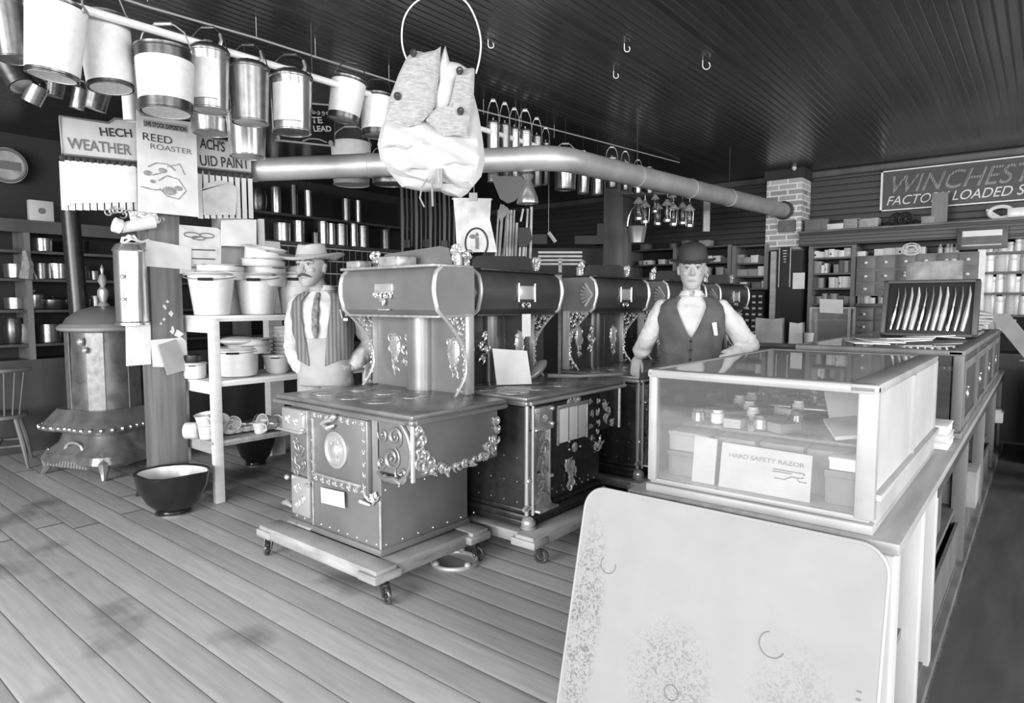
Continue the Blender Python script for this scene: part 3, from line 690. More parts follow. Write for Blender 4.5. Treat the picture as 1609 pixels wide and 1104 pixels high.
# lantern, hung scoop and coffee pot below the pipe
b = B(); b.lathe([(.04, .12), (.05, .10), (.03, .06), (.075, -.06), (.085, -.10), (.085, -.115)], (0, 0, 0), 18)
lo = PD(829, 296, 5.0); b.build('shade', TIN, thing('funnel', 'bright tin funnel hanging below the stovepipe', 'funnel', lo))
b = B(); M = Matrix.Translation(PD(798, 296, 5.0)) @ Matrix.Rotation(math.radians(39), 4, 'Z') @ Matrix.Rotation(PI/2, 4, 'X')
b.prism([(-.13, .09), (.10, .09), (.17, .02), (.05, -.10), (.0, -.115), (-.06, -.08)], M, .02)
tag(b.build('dustpan', mat('pan_grey', .30, .5, .3)), 'dark shovel-shaped pan hanging below the stovepipe', 'pan')
# ceiling hooks
for i, (x, y, lab) in enumerate(((767, 70, 'small hook screwed in the ceiling right of the canvas pads'), (981, 76, 'small ceiling hook farther right, level with the first'), (964, 118, 'small ceiling hook over the middle of the pipe'), (1104, 102, 'larger pale hook in the middle of the dark ceiling'))):
    c = PZ(x, y, ZC-.03); b = B(); r = .018 if i < 3 else .026
    b.tube([(0, 0, .03), (0, 0, -.0)]+[(r*(1-math.cos(a)), 0, -.004-r*math.sin(a)) for a in [PI*j/8*1.3 for j in range(9)]], .003, 6)
    o = b.build('ceiling_hook', mat('hook_pale', .8, .5), None, loc=c, rot=(0, 0, YAW)); tag(o, lab, 'hook', 'hooks in the ceiling')

# ================================================================== CANVAS COLLAR PADS ON A WIRE HOOP
HD = 2.9
hc = PD(697, 200, HD)
cp = thing('collar_pads', 'bunch of white canvas and quilted pads hanging from a wire hoop', 'pads', hc, YAW)
sp_ = HD/FPX
def lp(px, py, y=0.): return Vector(((px-697)*sp_, y, (200-py)*sp_))
def puff(b, outline, y0, th, n_in=9, wr=.22):
    """inflated cushion from an outline of photo measurements; y0 = depth centre, th = half thickness"""
    P = [lp(x, y) for x, y in outline]; c = sum(P, Vector())/len(P)
    # resample
    Q = []
    for i in range(len(P)):
        a, bq = P[i], P[(i+1) % len(P)]; m = max(1, int((bq-a).length/.02))
        for k in range(m): Q.append(a+(bq-a)*k/m)
    rim = [b.m.verts.new(p+Vector((0, y0, 0))) for p in Q]
    for side in (-1, 1):
        prev = rim
        for j in range(1, n_in+1):
            s = 1-j/(n_in+1); h = math.sqrt(1-s**2.6)*th
            if j == n_in+0 and False: pass
            cur = [b.m.verts.new(c+(p-c)*s+Vector((0, y0+side*h*(1+wr*math.sin((c+(p-c)*s).x*38+2*(c+(p-c)*s).z*20)*math.cos((c+(p-c)*s).z*43)), 0))) for p in Q]
            b.skin(prev, cur); prev = cur
        f = b.m.verts.new(c+Vector((0, y0+side*th, 0)))
        for k in range(len(Q)): b.m.faces.new((prev[k], prev[(k+1) % len(Q)], f))
b = B(); hoop = [(660, 125), (648, 110), (636, 85), (633, 60), (637, 35), (650, 15), (670, 2), (692, -4), (715, -1), (735, 12), (749, 38), (756, 68), (754, 95), (748, 118)]
hp_ = []
for i in range(len(hoop)-1):
    q0, q1, q2, q3 = [Vector(hoop[max(0, min(len(hoop)-1, i+k))]) for k in (-1, 0, 1, 2)]
    for k in range(5): u = k/5; hp_.append(.5*((2*q1)+(q2-q0)*u+(2*q0-5*q1+4*q2-q3)*u*u+(3*q1-q0-3*q2+q3)*u**3))
hp_.append(Vector(hoop[-1]))
b.tube([lp(q.x, q.y) for q in hp_], .0036, 8); b.tube([lp(692, -4), Vector((lp(692, -4).x, 0, ZC-hc.z))], .003, 6); b.build('wire_hoop', mat('pale_wire', .85, .5), cp)
b = B(); puff(b, [(612, 170), (630, 138), (655, 120), (690, 150), (700, 175), (745, 150), (752, 178), (758, 215), (762, 250), (756, 275), (742, 292), (720, 295), (697, 284), (670, 290), (640, 282), (612, 268), (596, 248), (592, 225), (598, 200)], .01, .075); b.build('canvas_lower_pad', WHITEC, cp)
b = B(); puff(b, [(604, 262), (640, 275), (690, 285), (745, 285), (733, 300), (722, 307), (700, 302), (690, 296), (660, 297), (628, 290)], .04, .05); b.build('canvas_underlayer', WHITEC, cp)
b = B(); puff(b, [(688, 115), (703, 84), (709, 107), (716, 108), (724, 110), (740, 120), (722, 135), (712, 172), (706, 180), (688, 182), (678, 170), (692, 140)], -.06, .03); b.build('canvas_middle_fold', WHITEC, cp)
b = B(); puff(b, [(657, 94), (672, 97), (688, 94), (697, 88), (694, 130), (689, 172), (682, 186), (664, 203), (645, 207), (625, 202), (611, 194), (618, 165), (632, 130), (645, 104)], -.085, .028); pa = b.build('quilted_pad', QUILT, cp)
b = B(); puff(b, [(722, 122), (745, 120), (748, 122), (746, 170), (738, 222), (716, 220), (700, 222), (687, 210), (673, 197), (684, 183), (706, 182), (712, 165)], -.085, .026); pb = b.build('quilted_pad', QUILT, cp)
for (x, y, par) in ((632, 165, pa), (727, 187, pb), (657, 102, pa), (726, 128, pb)):
    b = B(); b.tube([lp(x, y, -.118)+Vector((.012*math.cos(a), 0, .014*math.sin(a))) for a in [2*PI*i/12 for i in range(12)]], .004, 6, True)
    b.box(lp(x, y, -.116), (.016, .006, .010)); b.build('buckle', BLACK, par)
b = B()
for pts in ([(622, 232), (640, 238), (655, 232), (668, 230)], [(634, 272), (650, 266), (668, 268)], [(700, 262), (718, 258), (735, 262)], [(690, 268), (692, 290)], [(605, 236), (618, 232)]):
    b.tube([lp(x, y, -.066) for x, y in pts], .004, 6)
b.build('canvas_seam', mat('seam_grey', .62, .9), cp)
b = B(); b.box(lp(692, 283, -.06), (.028, .012, .085)); b.tube([lp(673, 282, -.05), lp(664, 297, -.05), lp(661, 312, -.05), lp(668, 326, -.05)], .004, 6); b.tube([lp(680, 290, -.05), lp(681, 325, -.05)], .005, 6); b.build('strap', mat('leather_strap', .5, .7), cp)

# ================================================================== PAINT SIGN BOARD, POSTER, WHITE LEAD SIGN
XS = -4.86
sg = thing('paint_sign', 'long grey paint dealer sign board with colour strips, fixed to the timber post', 'sign', (XS, 2.06, 2.4))
def SP(px, py): p = PX(px, py, XS); return (p.y-2.06, p.z-2.4)
M = RT(0, 0, 0)
out = [SP(92, 183), SP(168, 194), SP(178, 187), SP(215, 190), SP(300, 205), SP(318, 207), SP(332, 219), SP(392, 226), SP(393, 272), SP(97, 243)]
B().prism(out, M, .02).build('board', mat('sign_grey', .74, .6, 0, .03, 5), sg)
b = B()
b.tube([M @ Vector((x, y, .022)) for x, y in out], .007, 6, True); b.build('board_border', mat('sign_edge', .45, .6), sg)
def fit(px0, py0, px1, py1, txt, m, parent, off, X, frame=M, org=(2.06, 2.4), shear=0, bold=0.0):
    pl, pr_ = py1 if isinstance(py1, tuple) else (py1, py1)
    a = PX(px0, pl, X); c = PX(px1, pr_, X); t = PX(px0, py0, X)
    ang = math.atan2(c.z-a.z, c.y-a.y)
    MM = frame @ Matrix.Translation((a.y-org[0], a.z-org[1], off)) @ Matrix.Rotation(ang, 4, 'Z')
    return lettering(txt, MM, math.hypot(c.y-a.y, c.z-a.z), t.z-a.z, m, parent, shear, bold=bold)
fit(156, 201, 206, (214.5, 217), 'HECH', INK, sg, .022, XS, bold=.02)
fit(105, 216.5, 205, (234, 245), 'WEATHER', INKG, sg, .022, XS, bold=.02)
fit(312, 216, 351, (233, 240), "ACH'S", INK, sg, .022, XS, bold=.02)
fit(313, 244, 389, (260.5, 266.5), 'UID PAINT', INK, sg, .022, XS, bold=.01)
b = B(); xs = [97+ (212-97)*i/10 for i in range(11)] + [312+(392-312)*i/8 for i in range(9)]
for x in xs:
    ytop = 243+(x-97)*.098+2; a = SP(x, ytop); bt = SP(x, 330 if x < 215 else 343)
    b.bb((.004, a[0]-.018, bt[1]), (.012, a[0]+.016, a[1]-.035))
b.build('colour_strips', mat('strip_pale', .82, .6, 0, .08, 2), sg)['kind'] = 'stuff'
b = B()
for x in xs:
    ytop = 243+(x-97)*.098; a = SP(x, ytop); b.sph((.014, a[0], a[1]-.02), (.012, .02, .022), 8)
b.tube([M @ Vector((SP(97, 244)[0], SP(97, 244)[1], .015)), M @ Vector((SP(393, 273)[0], SP(393, 273)[1], .015))], .012, 6); b.build('valance_beads', INK, sg)
B().prism([SP(100, 252), SP(212, 262), SP(214, 318), SP(112, 320), SP(98, 327)], RT(.016, 0, 0), .004).build('blank_paper', PAPER, sg)
B().prism([SP(316, 298)]+[SP(343+27*math.cos(a), 300-16*math.sin(a)) for a in [PI-PI*i/10 for i in range(11)]]+[SP(368, 338), SP(318, 338)], RT(.018, 0, 0), .004).build('arched_card', mat('card_pale', .76, .7, 0, .06, 12), sg)
XP = -4.78
ps = thing('poster', 'white roaster poster hanging over the middle of the paint sign', 'poster', (XP, 2.06, 2.4))
def PP(px, py): p = PX(px, py, XP); return (p.y-2.06, p.z-2.4)
B().prism([PP(214, 172), PP(222, 182), PP(301, 192), PP(308, 210), PP(312, 341), PP(217, 332)], M, .004).build('sheet', PAPER, ps)
b = B(); b.prism([PP(224, 187), PP(294, 197), PP(294, 209), PP(225, 199)], RT(.005, 0, 0), .001); b.build('heading_band', PAPERG, ps)
fit(226, 190, 292, (197.5, 207.5), 'LIVE STOCK EXPOSITION', INK, ps, .007, XP, bold=.03)
fit(224, 208, 270, (219.5, 227), 'REED', INK, ps, .005, XP, bold=.0); fit(236, 225, 301, (233.5, 243), 'ROASTER', INKG, ps, .005, XP, bold=.0)
b = B()
for pts in ([(232, 262), (245, 256), (262, 258), (275, 268)], [(221, 293), (240, 298), (262, 299)], [(248, 284), (262, 276), (280, 282), (292, 300), (280, 313), (262, 308), (250, 296)], [(228, 268), (240, 275), (258, 270)], [(262, 262), (282, 258), (290, 275)]):
    b.tube([RT(.006, 0, 0) @ Vector((*PP(x, y), 0)) for x, y in pts], .005, 5, False, .3)
for (x, y, r) in ((232, 272, .03), (255, 268, .03), (266, 300, .05), (280, 296, .03), (240, 285, .02)):
    p = PP(x, y); b.sph((.006, p[0], p[1]), (.0012, r, r*.6), 10)
b.build('poster_drawing', mat('ink_wash', .55, .7, 0, .12, 30), ps)
XW = -4.3
wl = thing('tin_sign', 'dark tin white lead sign with pale border hanging behind the pails', 'sign', (XW, 0, 0))
def W(px, py): p = PX(px, py, XW); return (p.y, p.z)
out = [W(430, 158), W(524, 166), W(525, 230), W(431, 220)]
B().prism(out, RT(0, 0, 0), .006).build('plate', BLACKE, wl)
b = B(); b.tube([(.008, y, z) for y, z in out], .008, 6, True); b.sph((.008, *W(519, 225)), (.004, .022, .022), 10); b.sph((.008, *W(436, 216)), (.004, .016, .016), 10); b.build('border', PAPERG, wl)
fit(488, 184, 506, 194, 'TE', PAPER, wl, .008, XW, org=(0, 0), bold=.03); fit(492, 198, 520, 207, 'LEAD', PAPER, wl, .008, XW, org=(0, 0), bold=.03)
b = B()
for i in range(6): b.spiral(RT(.008, 0, 0), W(478+7*i, 172+i)[0], W(478+7*i, 174+i)[1], .018, 1.2, i, 1, .004)
b.tube([(.01, *W(x, y)) for x, y in ((474, 222), (485, 218), (500, 219), (512, 224))], .005, 5); b.build('sign_script', PAPERG, wl)

# ================================================================== THINGS PINNED TO THE POST
xq = -4.895
def flat_on_post(name, pts, m, label, cat, X=xq, th=.004, parent=None, grp=None):
    P = [PX(x, y, X) for x, y in pts]; c = P[0]
    o = B().prism([(p.y-c.y, p.z-c.z) for p in P], RT(0, 0, 0), th).build(name, m, None, loc=c)
    return tag(o, label, cat, grp)
flat_on_post('paper_sheet', [(229, 376), (284, 386), (300, 390), (300, 424), (228, 418)], PAPER, 'wide pale sheet pinned across the timber post', 'paper', -4.88)
flat_on_post('paper_sheet', [(197, 505), (236, 507), (237, 572), (198, 575)], PAPER, 'plain white sheet hanging below the nickel canister', 'paper', -4.87)
flat_on_post('paper_pad', [(236, 534), (286, 530), (292, 536), (296, 578), (240, 576)], PAPER, 'white pad pinned low on the post behind the tilted booklet', 'paper', -4.87)
flat_on_post('booklet', [(248, 542), (276, 533), (294, 580), (262, 589)], mat('booklet_grey', .58, .7, 0, .03, 5), 'tilted grey booklet pinned low on the timber post', 'booklet', -4.85, .014)
c = PX(206, 447, -4.84)
cn = thing('nickel_canister', 'tall shiny nickel canister hanging on the timber post', 'canister', c)
b = B(); b.lathe([(.10, -.27), (.108, -.275), (.108, -.26), (.10, -.25), (.10, .22), (.108, .23), (.104, .24), (.085, .27), (.05, .285), (.0, .285)], n=28, closet=False); b.build('body', TIN, cn)
b = B(); b.tube([(0, -.05, .26), (.0, -.04, .31), (0, .03, .33), (0, .07, .27)], .012, 6); b.sph((0, .0, .32), .02, 8); b.build('handle', ENAM, cn)
b = B(); b.cyl((.09, -.085, -.16), (.09, -.085, .12), .008, n=8); b.sph((.09, -.085, .05), .016, 8); b.sph((.09, -.085, -.1), .014, 8); b.build('gauge_glass', NICKEL, cn)
b = B(); c = PX(212, 353, -4.84); b.cyl((-.0, -.09, -.03), (0, .12, .03), .035, .045, 14); b.cyl((0, -.13, -.01), (0, -.09, -.02), .05, n=12); b.box((.0, .06, .055), (.01, .18, .10), Matrix.Rotation(.2, 3, 'X'))
tag(b.build('paper_roll', PAPER, loc=c), 'rolled paper bundle stuck on the post under the paint sign', 'paper')
c = PX(212, 338, -4.84); b = B()
rnd = random.Random(3)
for i in range(16): p = Vector((rnd.uniform(-.02, .02), -.16+.33*i/15, rnd.uniform(-.03, .03))); b.spiral(RT(0, 0, 0) @ TP(0, 0, 0), p.y, p.z, .028, 1, rnd.random()*6, 1, .005)
tag(b.build('wire_whisks', NICKD, loc=c), 'row of small curled wire goods hanging under the paint sign', 'wire goods')
b = B(); b.tube([(0, 0, 0), (.02, .05, .035), (.01, .12, .02), (0, .17, .04)], .008, 6); tag(b.build('cord', ENAM, loc=PX(192, 383, -4.80)), 'white cord looped over the top of the nickel canister', 'cord')

# ================================================================== WHITE DISPLAY RACK WITH ENAMEL POTS
rk = thing('display_rack', 'white painted wooden three-shelf rack beside the timber post', 'rack', (-4.57, 2.22, 0))
LX, LY = -.52, 1.35
for (x, y) in ((0, 0), (LX, 0), (0, LY), (LX, LY)): B().bb((x-.035, y-.02, 0), (x+.01, y+.05, 1.335), .004).build('leg', WPAINT, rk)
for z, nm in ((1.335, 'shelf'), (.865, 'shelf'), (.43, 'shelf')):
    b = B()
    for k in range(3): b.bb((LX-.04+.19*k, -.03, z-.0), (LX-.04+.19*k+.186, LY+.08, z+.022), .003)
    b.build(nm, WPAINT if z > .8 else WOODL, rk)
    b = B(); b.bb((LX, -.018, z-.085 if z > 1.2 else z-.07), (-.03, 0, z)); b.bb((-.012, .04, z-.02), (.0, LY, z)) 
    if z > 1.2: b.bb((LX, -.02, z-.10), (-.03, 0, z)); 
    b.build('rail', WPAINT if z > .8 else WOODL, rk)
def make_pot(kind):
    t = thing('pot', 'x', 'pot'); b = B()
    if kind == 'bucket': pr_ = [(.30, 0), (.32, .015), (.42, .93), (.455, .95), (.455, .985), (.44, 1.0), (.41, .985), (.31, .05), (.001, .04)]
    elif kind == 'kettle': pr_ = [(.30, 0), (.40, .06), (.43, .25), (.44, .90), (.475, .93), (.475, .985), (.45, 1.0), (.425, .97), (.42, .25), (.30, .06), (.001, .05)]
    else: pr_ = [(.28, 0), (.36, .12), (.44, .80), (.485, .88), (.485, .95), (.46, 1.0), (.43, .88), (.34, .14), (.001, .08)]
    b.lathe(pr_, n=32, closet=False); b.build('body', ENAM, t)
    b = B(); b.lathe([(pr_[-5][0]+.012, .955), (pr_[-5][0]+.022, .975), (pr_[-5][0]+.012, .995)], n=32, closeb=False, closet=False) if False else b.lathe([(.47, .93), (.485, .955), (.47, .98)], n=32, closeb=False, closet=False); b.build('rim', mat('rim_grey', .66, .4), t)  # rim a little greyer than the pot body
    b = B(); pts = [(math.cos(a)*.49, math.sin(a)*.49*.9-.02, .93-.10*abs(math.sin(a))) for a in [PI+PI*i/12 for i in range(13)]]
    b.tube(pts, .012, 6); b.sph((-.48, 0, .93), (.03, .05, .05), 8); b.sph((.48, 0, .93), (.03, .05, .05), 8); bh = b.build('bail', mat('bail_grey', .5, .5), t)
    b = B(); b.tube(pts[5:8], .035, 8); b.build('wooden_grip', BLACK, bh)
    return t
PT = {k: Proto(make_pot(k)) for k in ('bucket', 'kettle', 'basin')}
def pot(kind, px, y0, y1, wpx, X, z, label, group='white enamel pots on the rack', rot=0.9, tilt=(0, 0), cat='pot', dz=0):
    c = PX(px, (y0+y1)/2, X); c.z = z; d = (c-_C).dot(_fw); s = d/FPX
    wd = wpx*s/.96; ht = (y1-y0)*s
    if kind == 'bucket': wd *= 1.03
    return PT[kind].put(c, (tilt[0], tilt[1], rot), (wd, wd, ht), label, group, cat)
zt = 1.358; XK = -4.75
pot('bucket', 333, 436, 502, 76, XK, zt, 'white enamel bucket nearest the timber post on the rack top')
pot('bucket', 405, 436, 500, 70, XK, zt, 'white enamel bucket at the base of the tall rack-top stack')
pot('bucket', 466, 434, 498, 66, XK, zt, 'white enamel bucket on the rack top just behind the hatted man')
def zt_px(px, py, X): return PX(px, py, X).z
for i, (y, wpx, lab) in enumerate(((447, 72, 'lowest pot rim nested in the tall stack'), (436, 72, 'second pot nested in the tall stack'), (424, 70, 'third pot nested in the tall stack'), (410, 66, 'tilted pot crowning the tall stack'))):
    z = zt_px(405, y, XK)
    pot('kettle', 403, 0, 22 if i < 3 else 26, wpx, XK, z-.02, lab, 'nested pots of the tall rack stack', 1.2+i*.5, (.12 if i == 3 else 0, -.18 if i == 3 else 0))
for i, y in enumerate((440, 430)):
    pot('kettle', 333, 0, 14, 76, XK, zt_px(333, y, XK), 'shallow pan nested on the bucket nearest the post, %s' % ('lower one' if i == 0 else 'upper one'), 'pans nested on the near bucket', i*2.)
    pot('kettle', 466, 0, 14, 64, XK, zt_px(466, y+3, XK), 'shallow pan nested on the bucket behind the hatted man, %s' % ('lower one' if i == 0 else 'upper one'), 'pans nested on the far bucket', i*2.)
z2 = .888
pot('kettle', 373, 552, 598, 68, XK, z2, 'wide white kettle on the middle rack shelf')
for i, y in enumerate((556, 547)): pot('kettle', 375, 0, 15, 68-3*i, XK, zt_px(375, y, XK), 'pan nested in the wide kettle on the middle shelf, %s one' % ('lower', 'upper')[i], 'pans nested in the wide kettle', 1+i)
b = B(); b.sph((0, 0, 0), (.14, .14, .035), 20); tag(b.build('domed_cover', ENAM, loc=PX(375, 535, XK)), 'domed white lid on top of the wide middle-shelf kettle', 'lid')
pot('basin', 436, 560, 590, 46, XK, z2, 'deep white basin under the tall basin stack on the middle shelf')
for i in range(7):
    y = 560-6.5*i; pot('basin', 436, 0, 13, 46-.4*i, XK, zt_px(436, y+4, XK), 'enamel basin in the middle shelf stack, %s above the bottom one' % ORD[i], 'stack of enamel basins on the middle shelf', i*1.3)
pot('kettle', 306, 562, 588, 36, -4.85, z2, 'small white pot beside the rack leg on the middle shelf')
b = B(); b.lathe([(.055, 0), (.06, .01), (.06, .05), (.05, .055), (.0, .055)], n=18, closet=False); tag(b.build('pan_cover', IRON, loc=Vector((PX(303, 565, -4.85).x, PX(303, 565, -4.85).y, z2+.125))), 'dark lid lying on the small pot by the rack leg', 'lid')
# bottom shelf: ladles, mugs, jar
z3 = .452; g = 'enamel dippers, mugs and ladles heaped on the lowest shelf'
b = B(); b.lathe([(.05, -.05), (.062, -.045), (.062, .04), (.05, .05), (.0, .05)], n=20, M=Euler((0, PI/2, .7)).to_matrix(), closet=False); c = PX(302, 668, -4.8); c.z = z3+.062; tag(b.build('canister', ENAM, loc=c), 'white round canister lying on its side by the timber post', 'canister', g)
def mug():
    t = thing('enamel_mug', 'x', 'mug'); B().lathe([(.035, 0), (.04, .005), (.048, .075), (.053, .08), (.049, .08), (.04, .01), (.0, .01)], n=20, closet=False).build('cup', ENAM, t)
    B().tube([(.045, 0, .065), (.075, 0, .06), (.078, 0, .03), (.042, 0, .015)], .005, 6).build('handle', ENAM, t); return t
def ladle():
    t = thing('ladle', 'x', 'ladle'); M = Euler((0, PI/2, 0)).to_matrix()
    b = B(); b.lathe([(.0, -.035), (.03, -.028), (.045, -.01), (.048, .005), (.044, .004), (.028, -.02), (0, -.027)], n=18, closeb=False, closet=False); b.build('bowl', ENAM, t)
    B().tube([(.045, 0, 0), (.10, 0, .01), (.20, 0, .022), (.30, 0, .012)], [.006, .005, .006, .009], 6, flat=1.3).build('handle', ENAM, t); return t
MU = Proto(mug()); LA = Proto(ladle())
ml = [(325, 668, 0, 0, 1.3, 'mug at the foot of the mug pile behind the rack leg'), (324, 650, .2, .0, 1.3, 'mug stacked on the pile behind the rack leg'), (345, 652, .6, 1.2, 1.2, 'tipped mug showing its pale base right of the rack leg'), (370, 668, 1.2, .9, 1.1, 'fallen mug among the ladles'), (410, 672, .1, 0, 1.15, 'upright cup at the shelf edge among the ladles'), (428, 655, 1.4, .2, 1.3, 'mug lying on its side near the range'), (445, 662, 1.5, .5, 1.1, 'last mug to the right, next to the range')]
for x, y, tx, rz, s, lab in ml:
    c = PX(x, y, -4.7+.1*(x > 400)); c.z = z3+.004+(.085 if y < 656 and x < 330 else .0)+(.035 if tx > .4 else 0)+ (.03 if .4 < tx else 0); MU.put(c, (tx, 0, rz), s, lab, g)
for i, (x, y, rz, ry) in enumerate(((350, 640, .2, .1), (385, 652, .4, .05), (400, 662, .8, -.05), (372, 672, .9, .0), (425, 640, .7, .2), (440, 632, 1.2, .1), (395, 675, 1.6, 0), (360, 660, .5, .1))):
    c = PX(x, y, -4.72); c.z = z3+.05+(.03 if y < 650 else 0); LA.put(c, (0, ry, rz+.9), 1.25, 'white ladle in the bottom shelf heap, %s from the rack leg' % ORD[i], g)

# show cards and boxes standing behind the rack-top pots
def slab(name, pts, X, m, label, cat, th=.01, grp=None):
    P = [PX(x, y, X) for x, y in pts]; c = P[0]
    return tag(B().prism([(p.y-c.y, p.z-c.z) for p in P], RT(0, 0, 0), th).build(name, m, None, loc=c), label, cat, grp)
pc = slab('show_card', [(281, 353), (339, 358), (347, 362), (346, 432), (282, 430)], -4.9, mat('card_soft', .80, .8, 0, .05, 14), 'pale printed show card standing on the rack beside the post', 'card')
b = B()
c = pc.location
for (x, y, r, s) in ((302, 369, .06, .5), (325, 370, .055, .5), (312, 374, .05, .4)): p = PX(x, y, -4.885); b.tube([p-c+Vector((0, r*math.cos(a), r*s*math.sin(a)*.6)) for a in [2*PI*i/16 for i in range(16)]], .004, 5, True)
for y in (392, 406, 420): p0 = PX(302, y, -4.885); p1 = PX(338, y+1, -4.885); b.tube([p0-c, p1-c], .005, 4)
b.build('card_printing', INKG, pc)
b = B(); p0 = PX(345, 430, -5.05); p1 = PX(400, 345, -5.05)
tag(B().bb((-5.15, p0.y, zt), (-5.05, p1.y, p1.z)).build('carton', PAPER), 'large pale carton standing behind the rack-top pots', 'box')
slab('white_sheet', [(347, 346), (402, 345), (402, 388), (347, 386)], -4.88, PAPER, 'blank white sheet standing above the pots at the rack back', 'paper')
slab('picture_frame', [(404, 344), (413, 344), (415, 400), (405, 400)], -5.0, WPAINT, 'narrow pale frame edge standing at the end of the rack', 'frame', .02)
# small counter post behind
p0 = PX(420, 430, -5.6); p1 = PX(440, 380, -5.6)
tag(B().bb((-5.7, p0.y, 0), (-5.6, p1.y, p1.z)).build('timber_board', WPAINT), 'pale upright standing behind the hatted man\'s shoulder', 'post')

# ================================================================== COAL HODS
def make_hod():
    t = thing('kettle_bucket', 'x', 'coal hod')
    b = B(); b.lathe([(.12, 0), (.125, .02), (.12, .03), (.19, .09), (.25, .20), (.27, .30), (.275, .31), (.262, .30), (.24, .2), (.18, .1), (.0, .06)], n=36, sx=1.0, sy=.85, closet=False); b.build('body', BLACKE, t)
    b = B(); b.lathe([(.24, .2), (.262, .298), (.255, .298), (.23, .2), (.17, .1), (.0, .065)][::1], n=36, sx=1, sy=.85, closeb=False, closet=False); b.build('white_lining', ENAM, t)
    b = B(); b.lathe([(.105, -.0), (.13, .0), (.13, .012), (.105, .012)], n=30, closeb=False, closet=False); b.build('foot_ring', TINM, t)
    b = B(); b.tube([(-.27, 0, .30), (-.2, -.14, .31), (0, -.235, .29), (.2, -.14, .31), (.27, 0, .30)], .008, 6); b.build('bail', IRON, t)
    return t
HO = Proto(make_hod())
c = PZ(281, 788, 0)
HO.put((-4.60, 1.92, 0), .65, (.90, .90, .95), 'black coal hod with pale lining standing by the rack leg', 'black enamel kettles on the floor', 'coal hod')
c = PZ(402, 730, 0); HO.put((c.x, c.y, 0), .9, (.66, .66, 1.0), 'black kettle standing on the floor under the white rack', 'black enamel kettles on the floor', 'kettle')
b = B(); c = PZ(208, 780, 0); b.prism([(0, 0), (.10, .27), (.14, .27), (.06, .0)], Matrix.Translation((c.x, c.y+.03, 0)) @ Matrix.Rotation(YAW, 4, 'Z') @ RX, .02); tag(b.build('coal_shovel', BLACKE), 'dark shovel blade leaning between the post and the coal hod', 'shovel')

# ================================================================== BASE-BURNER HEATING STOVE
H = Vector((-6.30, 2.12, 0)); hs = thing('heating_stove', 'tall round nickel-trimmed parlour heating stove left of the timber post', 'stove', H, .35); hs.scale = (.84, .84, 1.0); HNK = mat('heater_nickel', .60, .25, .65, .08, 8, bump=.15, bscale=10)
def sq(r, k=.25, n=40): return [(r*(1+k*abs(math.sin(2*a))**2*.8)*math.cos(a), r*(1+k*abs(math.sin(2*a))**2*.8)*math.sin(a)) for a in [2*PI*i/n for i in range(n)]]
def loftsq(b, prof, n=40):
    rings = [[b.m.verts.new((x, y, z)) for x, y in sq(r, k, n)] for r, z, k in prof]
    for a, c_ in zip(rings, rings[1:]): b.skin(a, c_)
    b.m.faces.new(rings[0][::-1]); b.m.faces.new(rings[-1])
b = B(); loftsq(b, [(.40, .09, .45), (.44, .13, .45), (.43, .19, .42), (.35, .27, .35), (.33, .34, .3), (.36, .37, .3)]); b.build('base', HNK, hs)
for k in range(4):
    b = B(); a = PI/4+k*PI/2; b.tube([(math.cos(a)*.50, math.sin(a)*.50, .20), (math.cos(a)*.55, math.sin(a)*.55, .12), (math.cos(a)*.56, math.sin(a)*.56, .05), (math.cos(a)*.60, math.sin(a)*.60, .0)], [.05, .06, .035, .02], 8)
    b.build('foot', HNK, hs)
b = B(); loftsq(b, [(.33, .37, .3), (.46, .385, .35), (.48, .40, .35), (.46, .43, .33), (.40, .52, .28), (.38, .56, .2)])
for i in range(40):
    a = 2*PI*i/40; r = .47*(1+.35*abs(math.sin(2*a))**2*.8); b.sph((r*math.cos(a), r*math.sin(a), .415), .022, 6)
b.build('nickel_skirt', HNK, hs)
b = B(); b.lathe([(.345, .53), (.33, 1.22)], n=40); b.build('barrel', mat('heater_drum', .40, .4, .4, .1, 6), hs)
b = B()
for k in range(6):
    a = k*PI/3+.1; M = Matrix.Translation((.335*math.cos(a), .335*math.sin(a), 0)) @ Matrix.Rotation(a+PI/2, 4, 'Z') @ RX
    b.prism([(-.075, .54), (.075, .54), (.075, 1.2), (-.075, 1.2)], M, .01); b.vine(M, [(-.03, .6), (.03, .7), (-.03, .8), (.03, .9), (-.03, 1.0), (.03, 1.12)], .04, .008, k)
b.build('cast_panels', mat('heater_cast', .50, .45, .45, .06, 20), hs)
b = B(); b.lathe([(.34, 1.20), (.41, 1.22), (.42, 1.24), (.38, 1.27)], n=40); b.sph((.12, -.36, 1.13), .035, 10); b.sph((.16, -.35, 1.06), .028, 10); b.build('top_ring', NICKEL, hs)
b = B(); b.lathe([(.37, 1.26), (.33, 1.32), (.22, 1.39), (.10, 1.42), (.0, 1.425)], n=40, closet=False); b.build('dome', mat('dome_grey', .52, .35, .4), hs)
b = B(); b.lathe([(.05, 1.41), (.06, 1.43), (.03, 1.46), (.055, 1.52), (.05, 1.56), (.02, 1.59), (.045, 1.63), (.03, 1.68), (.012, 1.70), (.02, 1.74), (.0, 1.78)], n=16, closet=False); b.build('urn_finial', NICKEL, hs)
b = B(); M = FR(0, -.345, 0)
b.tube([M @ Vector((.12*math.cos(a), .23+.06*math.sin(a), .05)) for a in [2*PI*i/24 for i in range(24)]], .012, 6, True)
for i in range(14): b.box((-.28+.04*i, -.44, .115), (.014, .04, .05), Matrix.Rotation(.3, 3, 'Y'))
b.build('base_ornament', NICKEL, hs)
